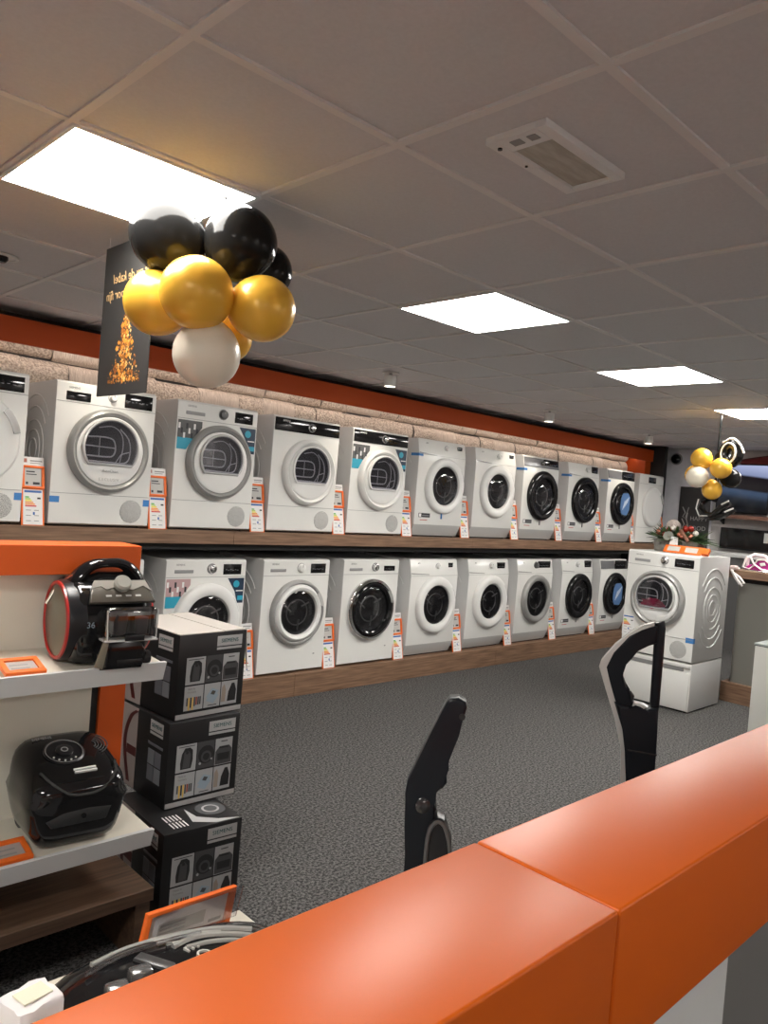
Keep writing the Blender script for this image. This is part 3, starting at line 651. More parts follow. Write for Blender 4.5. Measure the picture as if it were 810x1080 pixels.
def iron(y, label, shell, inner, rz):
    t = thing('steam_iron', label, 'iron', (6.03, y, CT), rz)
    bm = B(); prism(bm, [(-.14,-.05),(.06,-.055),(.12,-.03),(.145,0),(.12,.03),(.06,.055),(-.14,.05)], (0,0,0), (1,0,0), (0,1,0), (0,0,1), 0, .012, bev=.003); obj('soleplate', bm, CHROME, t)
    bm = B(); prism(bm, [(-.14,.012),(.14,.012),(.125,.03),(.06,.07),(.03,.10),(-.03,.10),(-.05,.055),(-.10,.055),(-.14,.03)], (0,.042,0), (1,0,0), (0,0,1), (0,-1,0), 0, .084, bev=.012, seg=3); obj('body', bm, inner, t)
    bm = B()
    tube(bm, [(.125,-.046,.022),(.07,-.049,.075),(.02,-.047,.108),(-.04,-.046,.100),(-.06,-.048,.06),(.0,-.052,.025),(.08,-.052,.018)], .008, 8, True, flat=.7)
    tube(bm, [(-.06,-.046,.055),(-.10,-.042,.12),(-.13,-.04,.12),(-.15,-.045,.03),(-.10,-.05,.018)], .009, 8, True, flat=.7)
    obj('trim', bm, shell, t)
    bm = B(); tube(bm, [(.05,0,.09),(.0,0,.135),(-.08,0,.14),(-.13,0,.105),(-.135,0,.03)], [.014,.016,.016,.015,.013], 12); obj('handle', bm, shell, t)
    bm = B(); prism(bm, [(-.01,.05),(.03,.06),(.02,.085),(-.02,.075)], (0,-.044,0), **XZ, t0=0, t1=.006, bev=.002); obj('water_cap', bm, PLAST, t)
    return t
MAG = mat('magenta_plastic',(.42,.03,.22),.25); IW = mat('iron_white',(.80,.76,.74),.3)
ir = iron(.31, 'white and magenta steam iron, nearest to the free-standing dryer', IW, MAG, PI/2+PI)
iron(-.01, 'white and black steam iron cut off by the right edge of the photo', IW, BGLOSS, PI/2+PI)
IM = (Matrix.Translation((6.03,.31,CT)) @ Matrix.Rotation(PI/2+PI,4,'Z')).inverted()
bm = B()
tube(bm, [(.06,-.02,.012),(.0,.0,.016),(-.016,.01,-.01),(-.018,-.02,-.06),(-.018,-.06,-.11),(-.018,-.10,-.10),(-.018,-.06,-.055),(-.018,.0,-.02),(-.02,.015,.0)], .009, 8)
tube(bm, [(.0,.01,.012),(-.02,.0,-.02),(-.026,-.05,-.085),(-.026,-.09,-.125),(-.026,-.07,-.10),(-.026,-.01,-.03)], .008, 8)
bm.transform(IM @ Matrix.Translation((5.895,.50,CT))); cd = obj('cord', bm, IW, ir)
bm = B(); box(bm, -.02, .05, -.02, .03, .001, .035, bev=.01); bm.transform(IM @ Matrix.Translation((5.895,.50,CT))); obj('plug', bm, mat('pale_pink',(.72,.58,.55),.4), cd)
t = thing('iron_stand_box', 'pale flat carton lying behind the magenta iron', 'box', (6.7,.1,CT))
bm = B(); box(bm, -.1, .2, -.3, .42, 0, .05, bev=.004); obj('carton', bm, PAPER, t); bm = B(); box(bm, -.1005, .2005, -.05, -.02, .005, .0505); obj('strap', bm, GINK, t, False)
t = thing('coiled_handle', 'pale looped hose standing behind the magenta iron', 'hose', (6.35,.16,CT))
bm = B()
for k in range(3): tube(bm, [(.03*k,.14*math.cos(a)*.6-.05*k,.02+.10*max(0,math.sin(a))) for a in [PI*i/14 for i in range(15)]], .014, 8)
obj('loop', bm, mat('beige_plastic',(.55,.50,.44),.4), t)

# ------------------------------------------------------------------ pale appliance at the right edge
t = thing('white_cabinet', 'pale grey glass-topped cabinet at the right photo edge behind the orange counter', 'cabinet', (3.6,-1.2,0))
bm = B(); box(bm, 0, .6, -.35, .67, .02, .86, bev=.004); obj('body', bm, mat('pale_cabinet',(.66,.66,.62),.4), t)
bm = B(); box(bm, -.004, .604, -.354, .674, .863, .875, bev=.002); obj('glass_top', bm, mat('frosted_glass',(.45,.50,.48),.15), t)
bm = B(); box(bm, .0, .6, -.35, .67, .86, .863); obj('gasket', bm, BMATT, t, False)
bm = B(); box(bm, .03, .57, -.32, .64, 0, .02); obj('foot', bm, BPLAST, t, False)

# ------------------------------------------------------------------ far wall: pillar, poster, screens
bm = B(); box(bm, 8.86, XR, 2.02, 2.94, 0, H-.001, bev=.004); struct('wall_pillar', bm, PILLAR)
t = thing('dome_camera', 'small round black sensor high on the pale pillar', 'camera', (8.86,2.48,H-.13))
bm = B(); lathe(bm, (0,0,0), (-1,0,0), [(.075,0),(.075,.015),(.06,.02)], 24); obj('base', bm, mat('pillar_grey',(.3,.3,.3),.5), t)
bm = B(); lathe(bm, (0,0,0), (-1,0,0), [(.062,.018),(.055,.04),(.03,.055),(0,.06)], 24); obj('dome', bm, BGLOSS, t)
t = thing('wall_poster', 'dark grey hand-lettered poster on the pale pillar behind the flowers', 'poster', (8.858,2.19,1.55), -PI/2)
bm = B(); box(bm, -.20, .20, -.012, .0, -.38, .38, bev=.002); obj('board', bm, mat('chalk_board',(.055,.052,.052),.7), t)
CH = mat('chalk_lettering',(.42,.41,.40),.8)
text('lettering', 'HAPPY', .075, CH, t, front(.07,-.0125,-.02)); text('lettering', 'FOOD', .075, CH, t, front(.06,-.0125,-.14))
bm = B()
for z0 in (.05,-.1): tube(bm, [(-.15,-.013,z0+.07),(-.11,-.013,z0),(-.14,-.013,z0-.05),(-.09,-.013,z0-.09),(-.08,-.013,z0-.0)], .006, 6)
tube(bm, [(-.07,-.013,.12),(-.10,-.013,.0),(-.06,-.013,-.12),(-.08,-.013,-.22)], .005, 6)
obj('scroll', bm, CH, t)
t = thing('wall_ledge', 'narrow reddish wooden wall ledge under the upper televisions', 'shelf', (XR,0,H-.82))
bm = B(); box(bm, -.28, -.001, -3.0, 1.95, -.02, .025, bev=.002); obj('board', bm, noise_mat('reddish_wood',(.16,.075,.05),(.27,.14,.10),5,.5,.1,vec=(14,.8,14)), t, False)
bm = B()
for y in (1.85,1.2,.5,-.3): prism(bm, [(-.02,-.02),(-.22,-.02),(-.02,-.10)], (0,y,0), (1,0,0), (0,0,1), (0,1,0), 0, .02)
obj('bracket', bm, BMATT, t)
def screen_mat():  # window reflection painted as glowing bluish bands on a dark screen
    m = bpy.data.materials.new('reflection_screen'); m.use_nodes = True; nt = m.node_tree; b = bsdf(m)
    b.inputs['Base Color'].default_value = (.004,.004,.005,1); b.inputs['Roughness'].default_value = .12
    tc = nt.nodes.new('ShaderNodeTexCoord'); sp = nt.nodes.new('ShaderNodeSeparateXYZ'); nt.links.new(tc.outputs['Object'], sp.inputs[0])
    ad = nt.nodes.new('ShaderNodeMath'); ad.operation = 'MULTIPLY_ADD'; ad.inputs[1].default_value = .10
    nt.links.new(sp.outputs['X'], ad.inputs[0]); nt.links.new(sp.outputs['Z'], ad.inputs[2])
    mr = nt.nodes.new('ShaderNodeMapRange'); mr.inputs['From Min'].default_value = -.32; mr.inputs['From Max'].default_value = .32
    nt.links.new(ad.outputs[0], mr.inputs['Value'])
    cr = nt.nodes.new('ShaderNodeValToRGB'); e = cr.color_ramp.elements
    e[0].position = 0; e[0].color = (.003,.003,.004,1); e[1].position = .16; e[1].color = (.003,.003,.004,1)
    for p, c in ((.30,(.008,.012,.02,1)),(.42,(.035,.06,.11,1)),(.47,(.035,.06,.11,1)),(.50,(.004,.005,.008,1)),(.74,(.004,.005,.008,1)),(.78,(.22,.26,.42,1)),(1,(.40,.45,.66,1))):
        k = e.new(p); k.color = c
    nt.links.new(mr.outputs['Result'], cr.inputs[0]); nt.links.new(cr.outputs[0], b.inputs['Emission Color']); b.inputs['Emission Strength'].default_value = 1
    return m
SCR = screen_mat()
def tv(y, z, wd, hg, label, lit=True, tilt=0, x=8.93):  # lit picks the screen with the painted reflection
    t = thing('television', label, 'television', (x, y, z), -PI/2, 'televisions on the far wall')
    t.rotation_euler = (tilt, 0, -PI/2)
    bm = B(); box(bm, -wd/2, wd/2, -.03, .02, -hg/2, hg/2, bev=.006); box(bm, -wd*.25, wd*.25, .02, .065, -hg*.25, hg*.25, bev=.005); obj('casing', bm, BPLAST, t)
    bm = B(); plate(bm, -wd/2+.012, wd/2-.012, -hg/2+.02, hg/2-.012, -.0305, .001); obj('screen', bm, SCR if lit else BGLOSS, t, False)
    if lit:
        bm = B(); box(bm, -wd/2+.02, -wd/2+.06, -.036, -.0315, -.02, .16); obj('price_tag', bm, GPAPER, t, False)
    else:
        bm = B(); plate(bm, wd/2-.10, wd/2-.05, -.02, .10, -.032, .001); obj('price_tag', bm, GPAPER, t, False)
tv(1.64, H-.47, .62, .60, 'wall television with a painted bluish reflection behind the distant balloons')
tv(.90, H-.50, .72, .60, 'wall television with a painted bluish reflection at the right edge of the photo')
tv(1.55, H-1.085, .62, .26, 'low wide black television under the ledge, left of two', False)
tv(.90, H-1.085, .62, .26, 'low wide black television under the ledge at the right edge of the photo', False)
t = thing('television_bench', 'long pale bench along the far wall under the low televisions', 'bench', (8.6,0,0))
bm = B(); box(bm, 0, .39, -3, 1.95, H-1.30, H-1.25, bev=.003); obj('top', bm, PAPER, t)
bm = B(); box(bm, .03, .39, -2.95, 1.9, 0, H-1.30); obj('front', bm, mat('bench_grey',(.12,.12,.12),.5), t)
t = thing('arched_sign', 'dark red curved sign board high on the far wall at the right edge', 'sign', (8.9,.75,H-.165), -PI/2)
bm = B(); prism(bm, [(x_/100, .14-(x_/100)**2*.11) for x_ in range(-95,96,10)]+[(.95,.0),(-.95,.0)], (0,0,0), **XZ, t0=-.08, t1=0, bev=.004); obj('board', bm, mat('dark_red',(.16,.02,.018),.5), t)
bm = B(); tube(bm, [(x_/100, -.004, .14-(x_/100)**2*.11) for x_ in range(-95,96,10)], .008, 8); obj('edging', bm, mat('dark_red_edge',(.10,.015,.012),.4), t)

# ------------------------------------------------------------------ balloons
def balloon(center, r, knot_to, m_, label, grp, stretch=1.12):
    c = Vector(center); d = (Vector(knot_to)-c).normalized()
    t = thing('balloon', label, 'balloon', c, 0, grp)
    prof = []
    n = 22
    for k in range(n+1):
        a = PI*k/n; z = -math.cos(a)
        rr = math.sin(a)*(1 if z < 0 else 1-.10*z**2)
        prof.append((r*rr if 0 < k < n else 0, r*(z if z < 0 else z*stretch)))
    prof[-1] = (r*.03, prof[-1][1]*.99)
    bm = B(); lathe(bm, (0,0,0), d, prof+[(r*.045, r*stretch*1.04)], 40); obj('skin', bm, m_, t, angle=60)
    bm = B(); lathe(bm, (0,0,0), d, [(r*.03,r*stretch*.98),(r*.05,r*stretch*1.03),(r*.03,r*stretch*1.05),(r*.085,r*stretch*1.11),(0,r*stretch*1.09)], 14); obj('knot', bm, m_, t)
    return t
def hang(x, y, z0, z1, label, r=.0015, m_=None, name='balloon_ribbon'):
    t = thing(name, label, 'ribbon' if 'ribbon' in name else 'cord', (x, y, z0))
    bm = B(); tube(bm, [(0,0,0),(0,0,(z1-z0)*.5),(0,0,z1-z0)], r, 6); obj('strand', bm, m_ or BLATEX, t)
    bm = B(); lathe(bm, (0,0,z1-z0), (0,0,-1), [(0,0),(.012,0),(.012,.004),(0,.006)], 12); obj('hook', bm, FRM, t)
G1 = 'balloons hanging under the nearest ceiling light'
cc = (.53,.10,2.06)
balloon((.400,.215,2.272), .119, cc, BLATEX, 'black balloon at the upper left of the near cluster', G1)
balloon((.574,.064,2.271), .116, cc, BLATEX, 'large black balloon at the upper right of the near cluster', G1)
balloon((.735,.15,2.235), .090, cc, BLATEX, 'black balloon half hidden behind the upper right of the near cluster', G1)
balloon((.391,.236,2.059), .103, cc, GOLD, 'gold balloon at the left of the near cluster', G1)
balloon((.415,.035,2.070), .110, cc, GOLD, 'gold balloon in the front middle of the near cluster', G1)
balloon((.615,-.025,2.060), .103, cc, GOLD, 'gold balloon at the right of the near cluster', G1)
balloon((.615,.16,1.985), .078, cc, GOLD, 'gold balloon mostly hidden at the back of the near cluster, above the cream one', G1)
balloon((.485,.070,1.900), .104, cc, CLATEX, 'cream balloon at the bottom of the near cluster', G1)
hang(.53, .10, H-.36, H, 'thin dark ribbon holding up the near balloon cluster')
G2 = 'balloons hanging over the free-standing dryer'
c2 = (5.62,.66,H-.50)
balloon((5.50,.685,H-.39), .086, c2, GOLD, 'upper gold balloon of the distant cluster', G2)
balloon((5.50,.52,H-.465), .084, c2, GOLD, 'right gold balloon of the distant cluster', G2)
balloon((5.46,.69,H-.545), .088, c2, CLATEX, 'cream balloon in the distant cluster', G2)
balloon((5.60,.62,H-.64), .080, c2, GOLD, 'lower gold balloon of the distant cluster', G2)
balloon((5.62,.78,H-.52), .084, c2, GOLD, 'gold balloon hidden behind the cream one in the distant cluster', G2)
balloon((5.66,.50,H-.535), .080, c2, BLATEX, 'round black balloon at the right of the distant cluster', G2)
hang(5.66, .62, H-.56, H, 'black cord holding the distant balloon cluster', .009, BLATEX, 'black_cord')
FOIL = mat('black_foil',(.01,.01,.01),.12,.1); FOILW = mat('white_foil_edge',(.75,.73,.70),.3)
t = thing('foil_balloon', 'black and white looped foil balloon on top of the distant cluster', 'balloon', (5.60,.50,H-.335), -PI/2-.2, G2)
bm = B(); tube(bm, [(.06*math.cos(a)+.01,0,.075*math.sin(a)) for a in [2*PI*k/20 for k in range(20)]], .046, 12, True); tube(bm, [(-.05,0,.02),(-.11,.01,-.03),(-.13,.02,-.08)], [.034,.03,.015], 10); obj('loop', bm, FOIL, t)
bm = B(); tube(bm, [(.064*math.cos(a)+.012,-.042,.08*math.sin(a)) for a in [2*PI*k/20 for k in range(20)]], .009, 8, True); tube(bm, cr([(-.05,-.03,.085),(.03,-.035,.118),(.10,-.03,.07),(.135,-.02,.0)]), .009, 8); obj('edging', bm, FOILW, t)
t = thing('foil_balloon', 'crumpled black foil balloon dangling at the bottom of the distant cluster', 'balloon', (5.62,.60,H-.80), -PI/2-.2, G2)
bm = B(); tube(bm, [(-.12,.02,.06),(-.13,.02,-.0),(-.06,0,-.05),(.0,0,-.05),(.08,-.01,.02),(.15,-.01,.06)], [.02,.035,.032,.03,.03,.018], 12); tube(bm, [(-.04,0,-.08),(.05,0,-.06),(.12,0,-.03),(.19,0,.005)], [.015,.027,.026,.014], 12); tube(bm, [(-.12,.02,.06),(-.06,.02,.10),(.0,.02,.09)], .03, 10); obj('body', bm, FOIL, t)
bm = B(); tube(bm, [(-.15,.0,.08),(-.165,0,-.0),(-.11,-.03,-.06),(-.03,-.03,-.055)], .006, 6); tube(bm, [(.09,-.035,.045),(.15,-.03,.078)], .007, 6); tube(bm, [(.12,-.03,-.015),(.185,-.014,.02)], .007, 6); obj('edging', bm, FOILW, t)

# ------------------------------------------------------------------ hanging banner
t = thing('hanging_banner', 'dark hanging banner with gold lettering and a tree of lights, left of the near balloons', 'banner', (.50,.683,H-.325), PI/2)
# local x runs towards +y of the room; the side seen from the camera shows the print mirrored
bm = B(); box(bm, -.202, .202, -.002, .002, -.285, .285); obj('sheet', bm, mat('banner_print',(.028,.027,.026),.55), t, False)
GT = mat('gold_print',(.50,.32,.14),.5)
M1 = Matrix.Rotation(PI,4,'Z') @ RX90
def bt(s, x, z, size): text('lettering', s, size, GT, t, Matrix.Translation((x,.0024,z)) @ M1, .0003, mirror=True, shear=.25)
bt('of nu de kabel', -.03, .155, .052); bt('happen voor fijn', .0, .095, .052)
bm = B()
rb = random.Random(5)
GL = [mat('gold_light_print',(.62,.25,.03),.5), mat('amber_print',(.28,.09,.012),.5), mat('pale_light_print',(.80,.50,.18),.5)]
for k in range(520):
    v = rb.random()**1.3; wdt = .115*(1-v)+.012
    x = rb.gauss(0, .5)*wdt; z = -.235+.27*v
    if abs(x) > wdt: continue
    s = rb.uniform(.0015,.0055) if rb.random() < .8 else rb.uniform(.006,.012)
    prism(bm, [(x-s,z),(x,z-s),(x+s,z),(x,z+s)], (-.015,.0021+.0002*(k % 5),0), (1,0,0), (0,0,1), (0,1,0), 0, .0003, mi=rb.choice((0,0,1,1,2)))
for k in range(60):
    x = rb.uniform(-.13,.13); s = .003; z = -.235+rb.uniform(-.01,.03)
    prism(bm, [(x-s,z),(x,z-s),(x+s,z),(x,z+s)], (-.015,.0021,0), (1,0,0), (0,0,1), (0,1,0), 0, .0003, mi=rb.choice((0,1)))
obj('light_tree', bm, GL, t, False)
bm = B()
for x in (-.18,.18): tube(bm, [(x,0,.285),(x,0,.325)], .001, 6)
obj('string', bm, PAPER, t)

# ------------------------------------------------------------------ display stand with canister vacuums
t = thing('display_stand', 'display stand with an orange header, two white shelves and a brown base at the left', 'display stand', (0,0,0))
GX = .445; GL_ = -1.6
bm = B(); box(bm, GL_, GX-.005, .31, .455, H-1.226, H-1.135, bev=.002); obj('header', bm, HEADER, t, False)
bm = B(); box(bm, GL_, .345, .40, .42, .24, H-1.227); obj('back_panel', bm, mat('back_panel_white',(.72,.69,.60),.5), t, False)
bm = B(); box(bm, .372, .462, .395, .44, .0, H-1.228, bev=.002); obj('post', bm, HEADER, t, False)
bm = B(); box(bm, .345, .372, .41, .43, .0, H-1.228); obj('post_gap', bm, BMATT, t, False)
def shelf(z):
    bm = B(); prism(bm, [(.395,z+.012),(.395,z-.006),(.115,z-.018),(.115,z-.004)], (GL_,0,0), (0,1,0), (0,0,1), (1,0,0), 0, GX-GL_)
    s = obj('shelf', bm, SHELFW, t, False)
    bm = B(); prism(bm, [(.10,z+.004),(.116,z+.004),(.13,z-.055),(.118,z-.055)], (GL_,0,0), (0,1,0), (0,0,1), (1,0,0), 0, GX-GL_)
    obj('lip', bm, LIPW, s, False)
shelf(H-1.481); shelf(H-2.011)
bm = B(); box(bm, GL_, GX-.003, .07, .42, H-2.22, H-2.18, bev=.002); box(bm, GX-.05, GX-.003, .09, .42, .0, H-2.22); obj('base', bm, DWOOD, t, False)
bm = B(); box(bm, GL_, GX-.05, .40, .42, .0, H-2.22); obj('base_back', bm, BMATT, t, False)
def shelf_tag(x, y, z, label):
    t = thing('price_holder', label, 'price holder', (x, y, z), 0, 'orange price holders on the white shelves')
    U_, V_, W_ = Vector((1,0,0)), Vector((0,.97,.24)), Vector((0,-.24,.97))
    bm = B()
    for a in ((-.055,.055,0,.016),(-.055,.055,.074,.09),(-.055,-.04,.016,.074),(.04,.055,.016,.074)): prism(bm, [(a[0],a[2]),(a[1],a[2]),(a[1],a[3]),(a[0],a[3])], (0,0,.004), U_, V_, W_, 0, .009, bev=.0015)
    prism(bm, [(-.055,0),(.055,0),(.055,.09),(-.055,.09)], (0,0,.004), U_, V_, W_, -.003, 0)
    obj('frame', bm, ORTAG, t)
    bm = B(); prism(bm, [(-.04,.016),(.04,.016),(.04,.074),(-.04,.074)], (0,0,.004), U_, V_, W_, .001, .003); c = obj('price_card', bm, mat('silver_card',(.42,.38,.36),.4), t, False)
    bm = B()
    for k in range(2): prism(bm, [(-.03,.03+.02*k),(.02,.03+.02*k),(.02,.036+.02*k),(-.03,.036+.02*k)], (0,0,.004), U_, V_, W_, .003, .0035)
    obj('print', bm, GINK, c, False)
shelf_tag(.03, .125, H-1.482, 'orange price holder on the upper white shelf, left of the red-ringed vacuum')
shelf_tag(.03, .125, H-2.012, 'orange price holder on the lower white shelf, left of the all-black vacuum')

# bagless canister vacuum with red-ringed wheels (wheel axis along x, front towards the room)
ZS = H-1.483
t = thing('canister_vacuum', 'black canister vacuum with red-ringed grey wheel and clear bin on upper white shelf', 'vacuum cleaner', (.29,.245,ZS), -.08)
bm = B()
sideprof = [(.125,.02),(.145,.10),(.135,.19),(.10,.245),(.03,.262),(-.055,.245),(-.10,.205),(-.118,.155),(-.12,.06),(-.095,.012),(.0,.004),(.08,.006)]
prism(bm, [(-y, z) for y, z in sideprof], (0,0,0), (0,-1,0), (0,0,1), (1,0,0), -.115, .105, bev=.022, seg=4)
body = obj('body', bm, BGLOSS, t)
for sx, wx_, wr_ in ((-1,-.115,1.0),(1,.098,.93)):
    bm = B(); lathe(bm, (wx_,.0,.128), (sx,0,0), [(.122*wr_,-.03),(.122*wr_,.012),(.119*wr_,.020),(.112*wr_,.022)], 56, 0); wh = obj('wheel', bm, BPLAST, t)
    bm = B(); lathe(bm, (wx_,.0,.128), (sx,0,0), [(.119*wr_,.016),(.117*wr_,.026),(.110*wr_,.028),(.106*wr_,.023)], 56); obj('red_ring', bm, mat('red_ring',(.40,.02,.015),.3), wh)
    bm = B(); lathe(bm, (wx_,.0,.128), (sx,0,0), [(.109*wr_,.020),(.10*wr_,.024),(0,.027)], 56); obj('wheel_cover', bm, mat('olive_grey_cover',(.20,.185,.14),.3,.3), wh)
# rounded hood between the wheels, rising into the handle
bm = B(); prism(bm, [(-.118,.14),(.122,.14),(.120,.185),(.105,.232),(.080,.262),(.055,.276),(-.03,.276),(-.065,.262),(-.095,.228),(-.114,.185)], (0,.10,0), **XZ, t0=0, t1=.135, bev=.02, seg=4); obj('hood', bm, BGLOSS, t)
P = [(-.112,.00,.17),(-.104,-.005,.222),(-.08,-.012,.268),(-.045,-.015,.296),(.0,-.017,.303),(.045,-.015,.300),(.08,-.012,.276),(.108,-.005,.232),(.120,.0,.175)]
bm = B(); tube(bm, cr(P), crr([.020,.021,.020,.016,.014,.016,.020,.021,.019]), 14, flat=1.5); obj('handle', bm, BGLOSS, t)
bm = B(); prism(bm, [(-.085,-.012),(.115,-.012),(.100,.046),(-.07,.046)], (0,-.118,.205), (1,0,0), Vector((0,.62,.78)), Vector((0,-.78,.62)), -.01, .006, bev=.004); pn = obj('control_panel', bm, mat('bronze_grey',(.10,.09,.075),.3,.3), t)
bm = B(); prism(bm, [(-.075,.034),(-.045,.042),(-.03,.03),(.01,.042),(.05,.028),(.085,.042),(.108,.024),(.094,.062),(-.062,.062)], (0,-.118,.205), (1,0,0), Vector((0,.62,.78)), Vector((0,-.78,.62)), -.006, .008); obj('silver_trim', bm, mat('pale_metal',(.50,.48,.44),.3,.5), pn)
bm = B(); lathe(bm, (.018,-.098,.246), (0,-.78,.62), [(.026,0),(.026,.014),(.02,.02),(0,.02)], 24); obj('dial', bm, mat('dial_grey',(.42,.42,.38),.3,.4), pn)
bm = B()
for k in range(4): prism(bm, [(-.035+.03*k,.006),(-.018+.03*k,.006),(-.018+.03*k,.012),(-.035+.03*k,.012)], (0,-.118,.205), (1,0,0), Vector((0,.62,.78)), Vector((0,-.78,.62)), .006, .0066)
obj('print', bm, GPAPER, pn, False)
bm = B(); box(bm, -.045, .112, -.166, -.112, .090, .186, bev=.014, seg=3); dbn = obj('dust_bin', bm, glass_mat('smoky_clear',(.5,.5,.52),.2), t)
bm = B(); lathe(bm, (.0,-.138,.105), (0,0,1), [(0,0),(.022,0),(.026,.04),(.026,.065),(0,.065)], 18); lathe(bm, (.072,-.136,.102), (0,0,1), [(0,0),(.018,0),(.02,.05),(0,.055)], 18); obj('cyclone', bm, mat('cyclone_grey',(.28,.25,.25),.3,.2), dbn)
bm = B(); box(bm, -.048, .115, -.169, -.115, .085, .091, bev=.002); tube(bm, [(-.040,-.167,.09),(-.044,-.166,.18)], .002, 6); tube(bm, [(.108,-.167,.09),(.111,-.166,.18)], .002, 6); obj('bin_rim', bm, LGREY, dbn)
bm = B(); box(bm, .01, .07, -.176, -.168, .088, .106, bev=.003); bl = obj('latch', bm, BPLAST, dbn)
bm = B(); prism(bm, [(-.05,.0),(.075,.0),(.09,.045),(.065,.088),(-.035,.088),(-.062,.05)], (0,-.10,.0), **XZ, t0=0, t1=.058, bev=.01); obj('front_foot', bm, BGLOSS, t)
bm = B(); prism(bm, [(-.07,.015),(-.045,.005),(-.03,.09),(-.045,.10)], (0,-.155,.0), **XZ, t0=0, t1=.006, bev=.002); obj('silver_bracket', bm, mat('bracket_bronze',(.30,.28,.22),.25,.5), t)
bm = B(); box(bm, -.005, .075, -.162, -.156, .012, .03, bev=.003); obj('clip', bm, BPLAST, t)
bm = B(); lathe(bm, (.102,-.11,.022), (1,0,0), [(0,-.012),(.02,-.012),(.021,0),(.02,.012),(0,.012)], 18); obj('caster', bm, BPLAST, t)
bm = B(); tube(bm, [(-.10,-.02,.265),(-.13,.03,.23),(-.15,.06,.17)], .006, 8); tube(bm, [(-.085,-.03,.245),(-.10,-.05,.21)], .006, 8); obj('silver_strip', bm, CHROME, t)
text('lettering', '36', .025, mat('pale_blue_print',(.25,.32,.38),.5), t, front(-.075,-.1225,.13))

# all-black bagged canister vacuum on the lower shelf
ZL = H-2.013
t = thing('canister_vacuum', 'all-black glossy canister vacuum on the lower white shelf', 'vacuum cleaner', (.222,.258,ZL+.0), -.06)
bm = B(); bmesh.ops.create_cube(bm, size=2); bmesh.ops.subdivide_edges(bm, edges=bm.edges[:], cuts=9, use_grid_fill=True)
def sgn(v): return -1 if v < 0 else 1
def lid(y): return -.34*max(0, min(.24, .10-y))       # the lid slopes down to the front
for v in bm.verts:
    x, y, z = v.co
    n = 4.5 if z > 0 else 7
    q = (abs(x)**n+abs(y)**n+abs(z)**n)**(1/n)
    x, y, z = x/q, y/q, z/q
    zz = .140+.140*z; wdt = .150*(1-.20*max(0,-z)-.06*max(0,z)); yy2 = y*.142*(1-.10*max(0,-z))
    if z > 0: zz += lid(yy2)*z
    v.co = (x*wdt, yy2, zz)
obj('body', bm, BGLOSS, t, angle=80)
tz = lambda y: .2785+lid(y)
N_ = Vector((0,-.32,.947))
bm = B(); tube(bm, cr([(-.105,-.075,tz(-.075)+.0),(-.08,-.118,.196),(-.04,-.139,.168),(.01,-.143,.160),(.06,-.138,.168),(.105,-.11,.200),(.118,-.07,.222)]), .0045, 8); obj('visor_edge', bm, mat('gloss_grey',(.05,.05,.05),.12), t)
bm = B(); lathe(bm, (-.015,.0,tz(0)), N_, [(.060,-.002),(.060,.004),(.055,.006),(.052,.002),(.026,.002),(.026,.010),(.020,.012),(0,.011)], 40); dl = obj('dial', bm, BPLAST, t)
bm = B(); lathe(bm, (-.015,.0,tz(0)), N_, [(.0545,.0055),(.0545,.0065),(.0535,.0065),(.0535,.0055)], 40); lathe(bm, (-.015,.0,tz(0)), N_, [(.011,.0115),(.011,.0125),(.008,.0125),(.008,.0115)], 24)
obj('dial_line', bm, GINK, dl)
for k in range(5):
    a = -2.6+.42*k; bm = B(); lathe(bm, (-.015+.042*math.cos(a), .041*math.sin(a), tz(.041*math.sin(a))+.002), N_, [(.0032,0),(.0032,.003),(0,.003)], 8); obj('dial_mark', bm, GPAPER, dl)
bm = B()
for k in range(5):
    r_ = .018+.009*k; tube(bm, [(.07+r_*math.cos(a), .02+r_*math.sin(a)*.9, tz(.02+r_*math.sin(a)*.9)+.0005) for a in [-1.1+.25*i for i in range(9)]], .002, 6)
obj('vent_rib', bm, mat('rib_grey',(.06,.06,.06),.3), t)
bm = B()
for z0 in (0,.012): prism(bm, [(-.032,z0),(.034,z0),(.034,z0+.006),(-.032,z0+.006)], (.02,-.098,tz(-.098)), (1,0,0), Vector((0,.947,.32)), N_, -.002, .0035)
obj('print', bm, PAPER, t, False)
bm = B(); prism(bm, [(-.085,0),(.075,0),(.09,.035),(.02,.045),(-.05,.04),(-.1,.02)], (0,-.138,.075), (1,0,0), Vector((0,.1,.99)), Vector((0,-.99,.1)), -.006, .006, bev=.004); bf = obj('hose_socket', bm, mat('dull_black',(.02,.022,.023),.45), t)
bm = B(); lathe(bm, (.005,-.143,.098), (0,-1,.1), [(.007,0),(.007,.005),(0,.005)], 12); obj('button', bm, BGLOSS, bf)
text('lettering', 'SIEMENS', .016, GINK, t, Matrix.Translation((-.06,.075,tz(.075)+.001)) @ Matrix.Rotation(.32,4,'X'), .0005)
for sx in (-1,1):
    bm = B(); lathe(bm, (sx*.098,.07,.05), (sx,0,0), [(0,-.02),(.045,-.02),(.047,.0),(.042,.018),(0,.020)], 28); obj('wheel', bm, BPLAST, t)

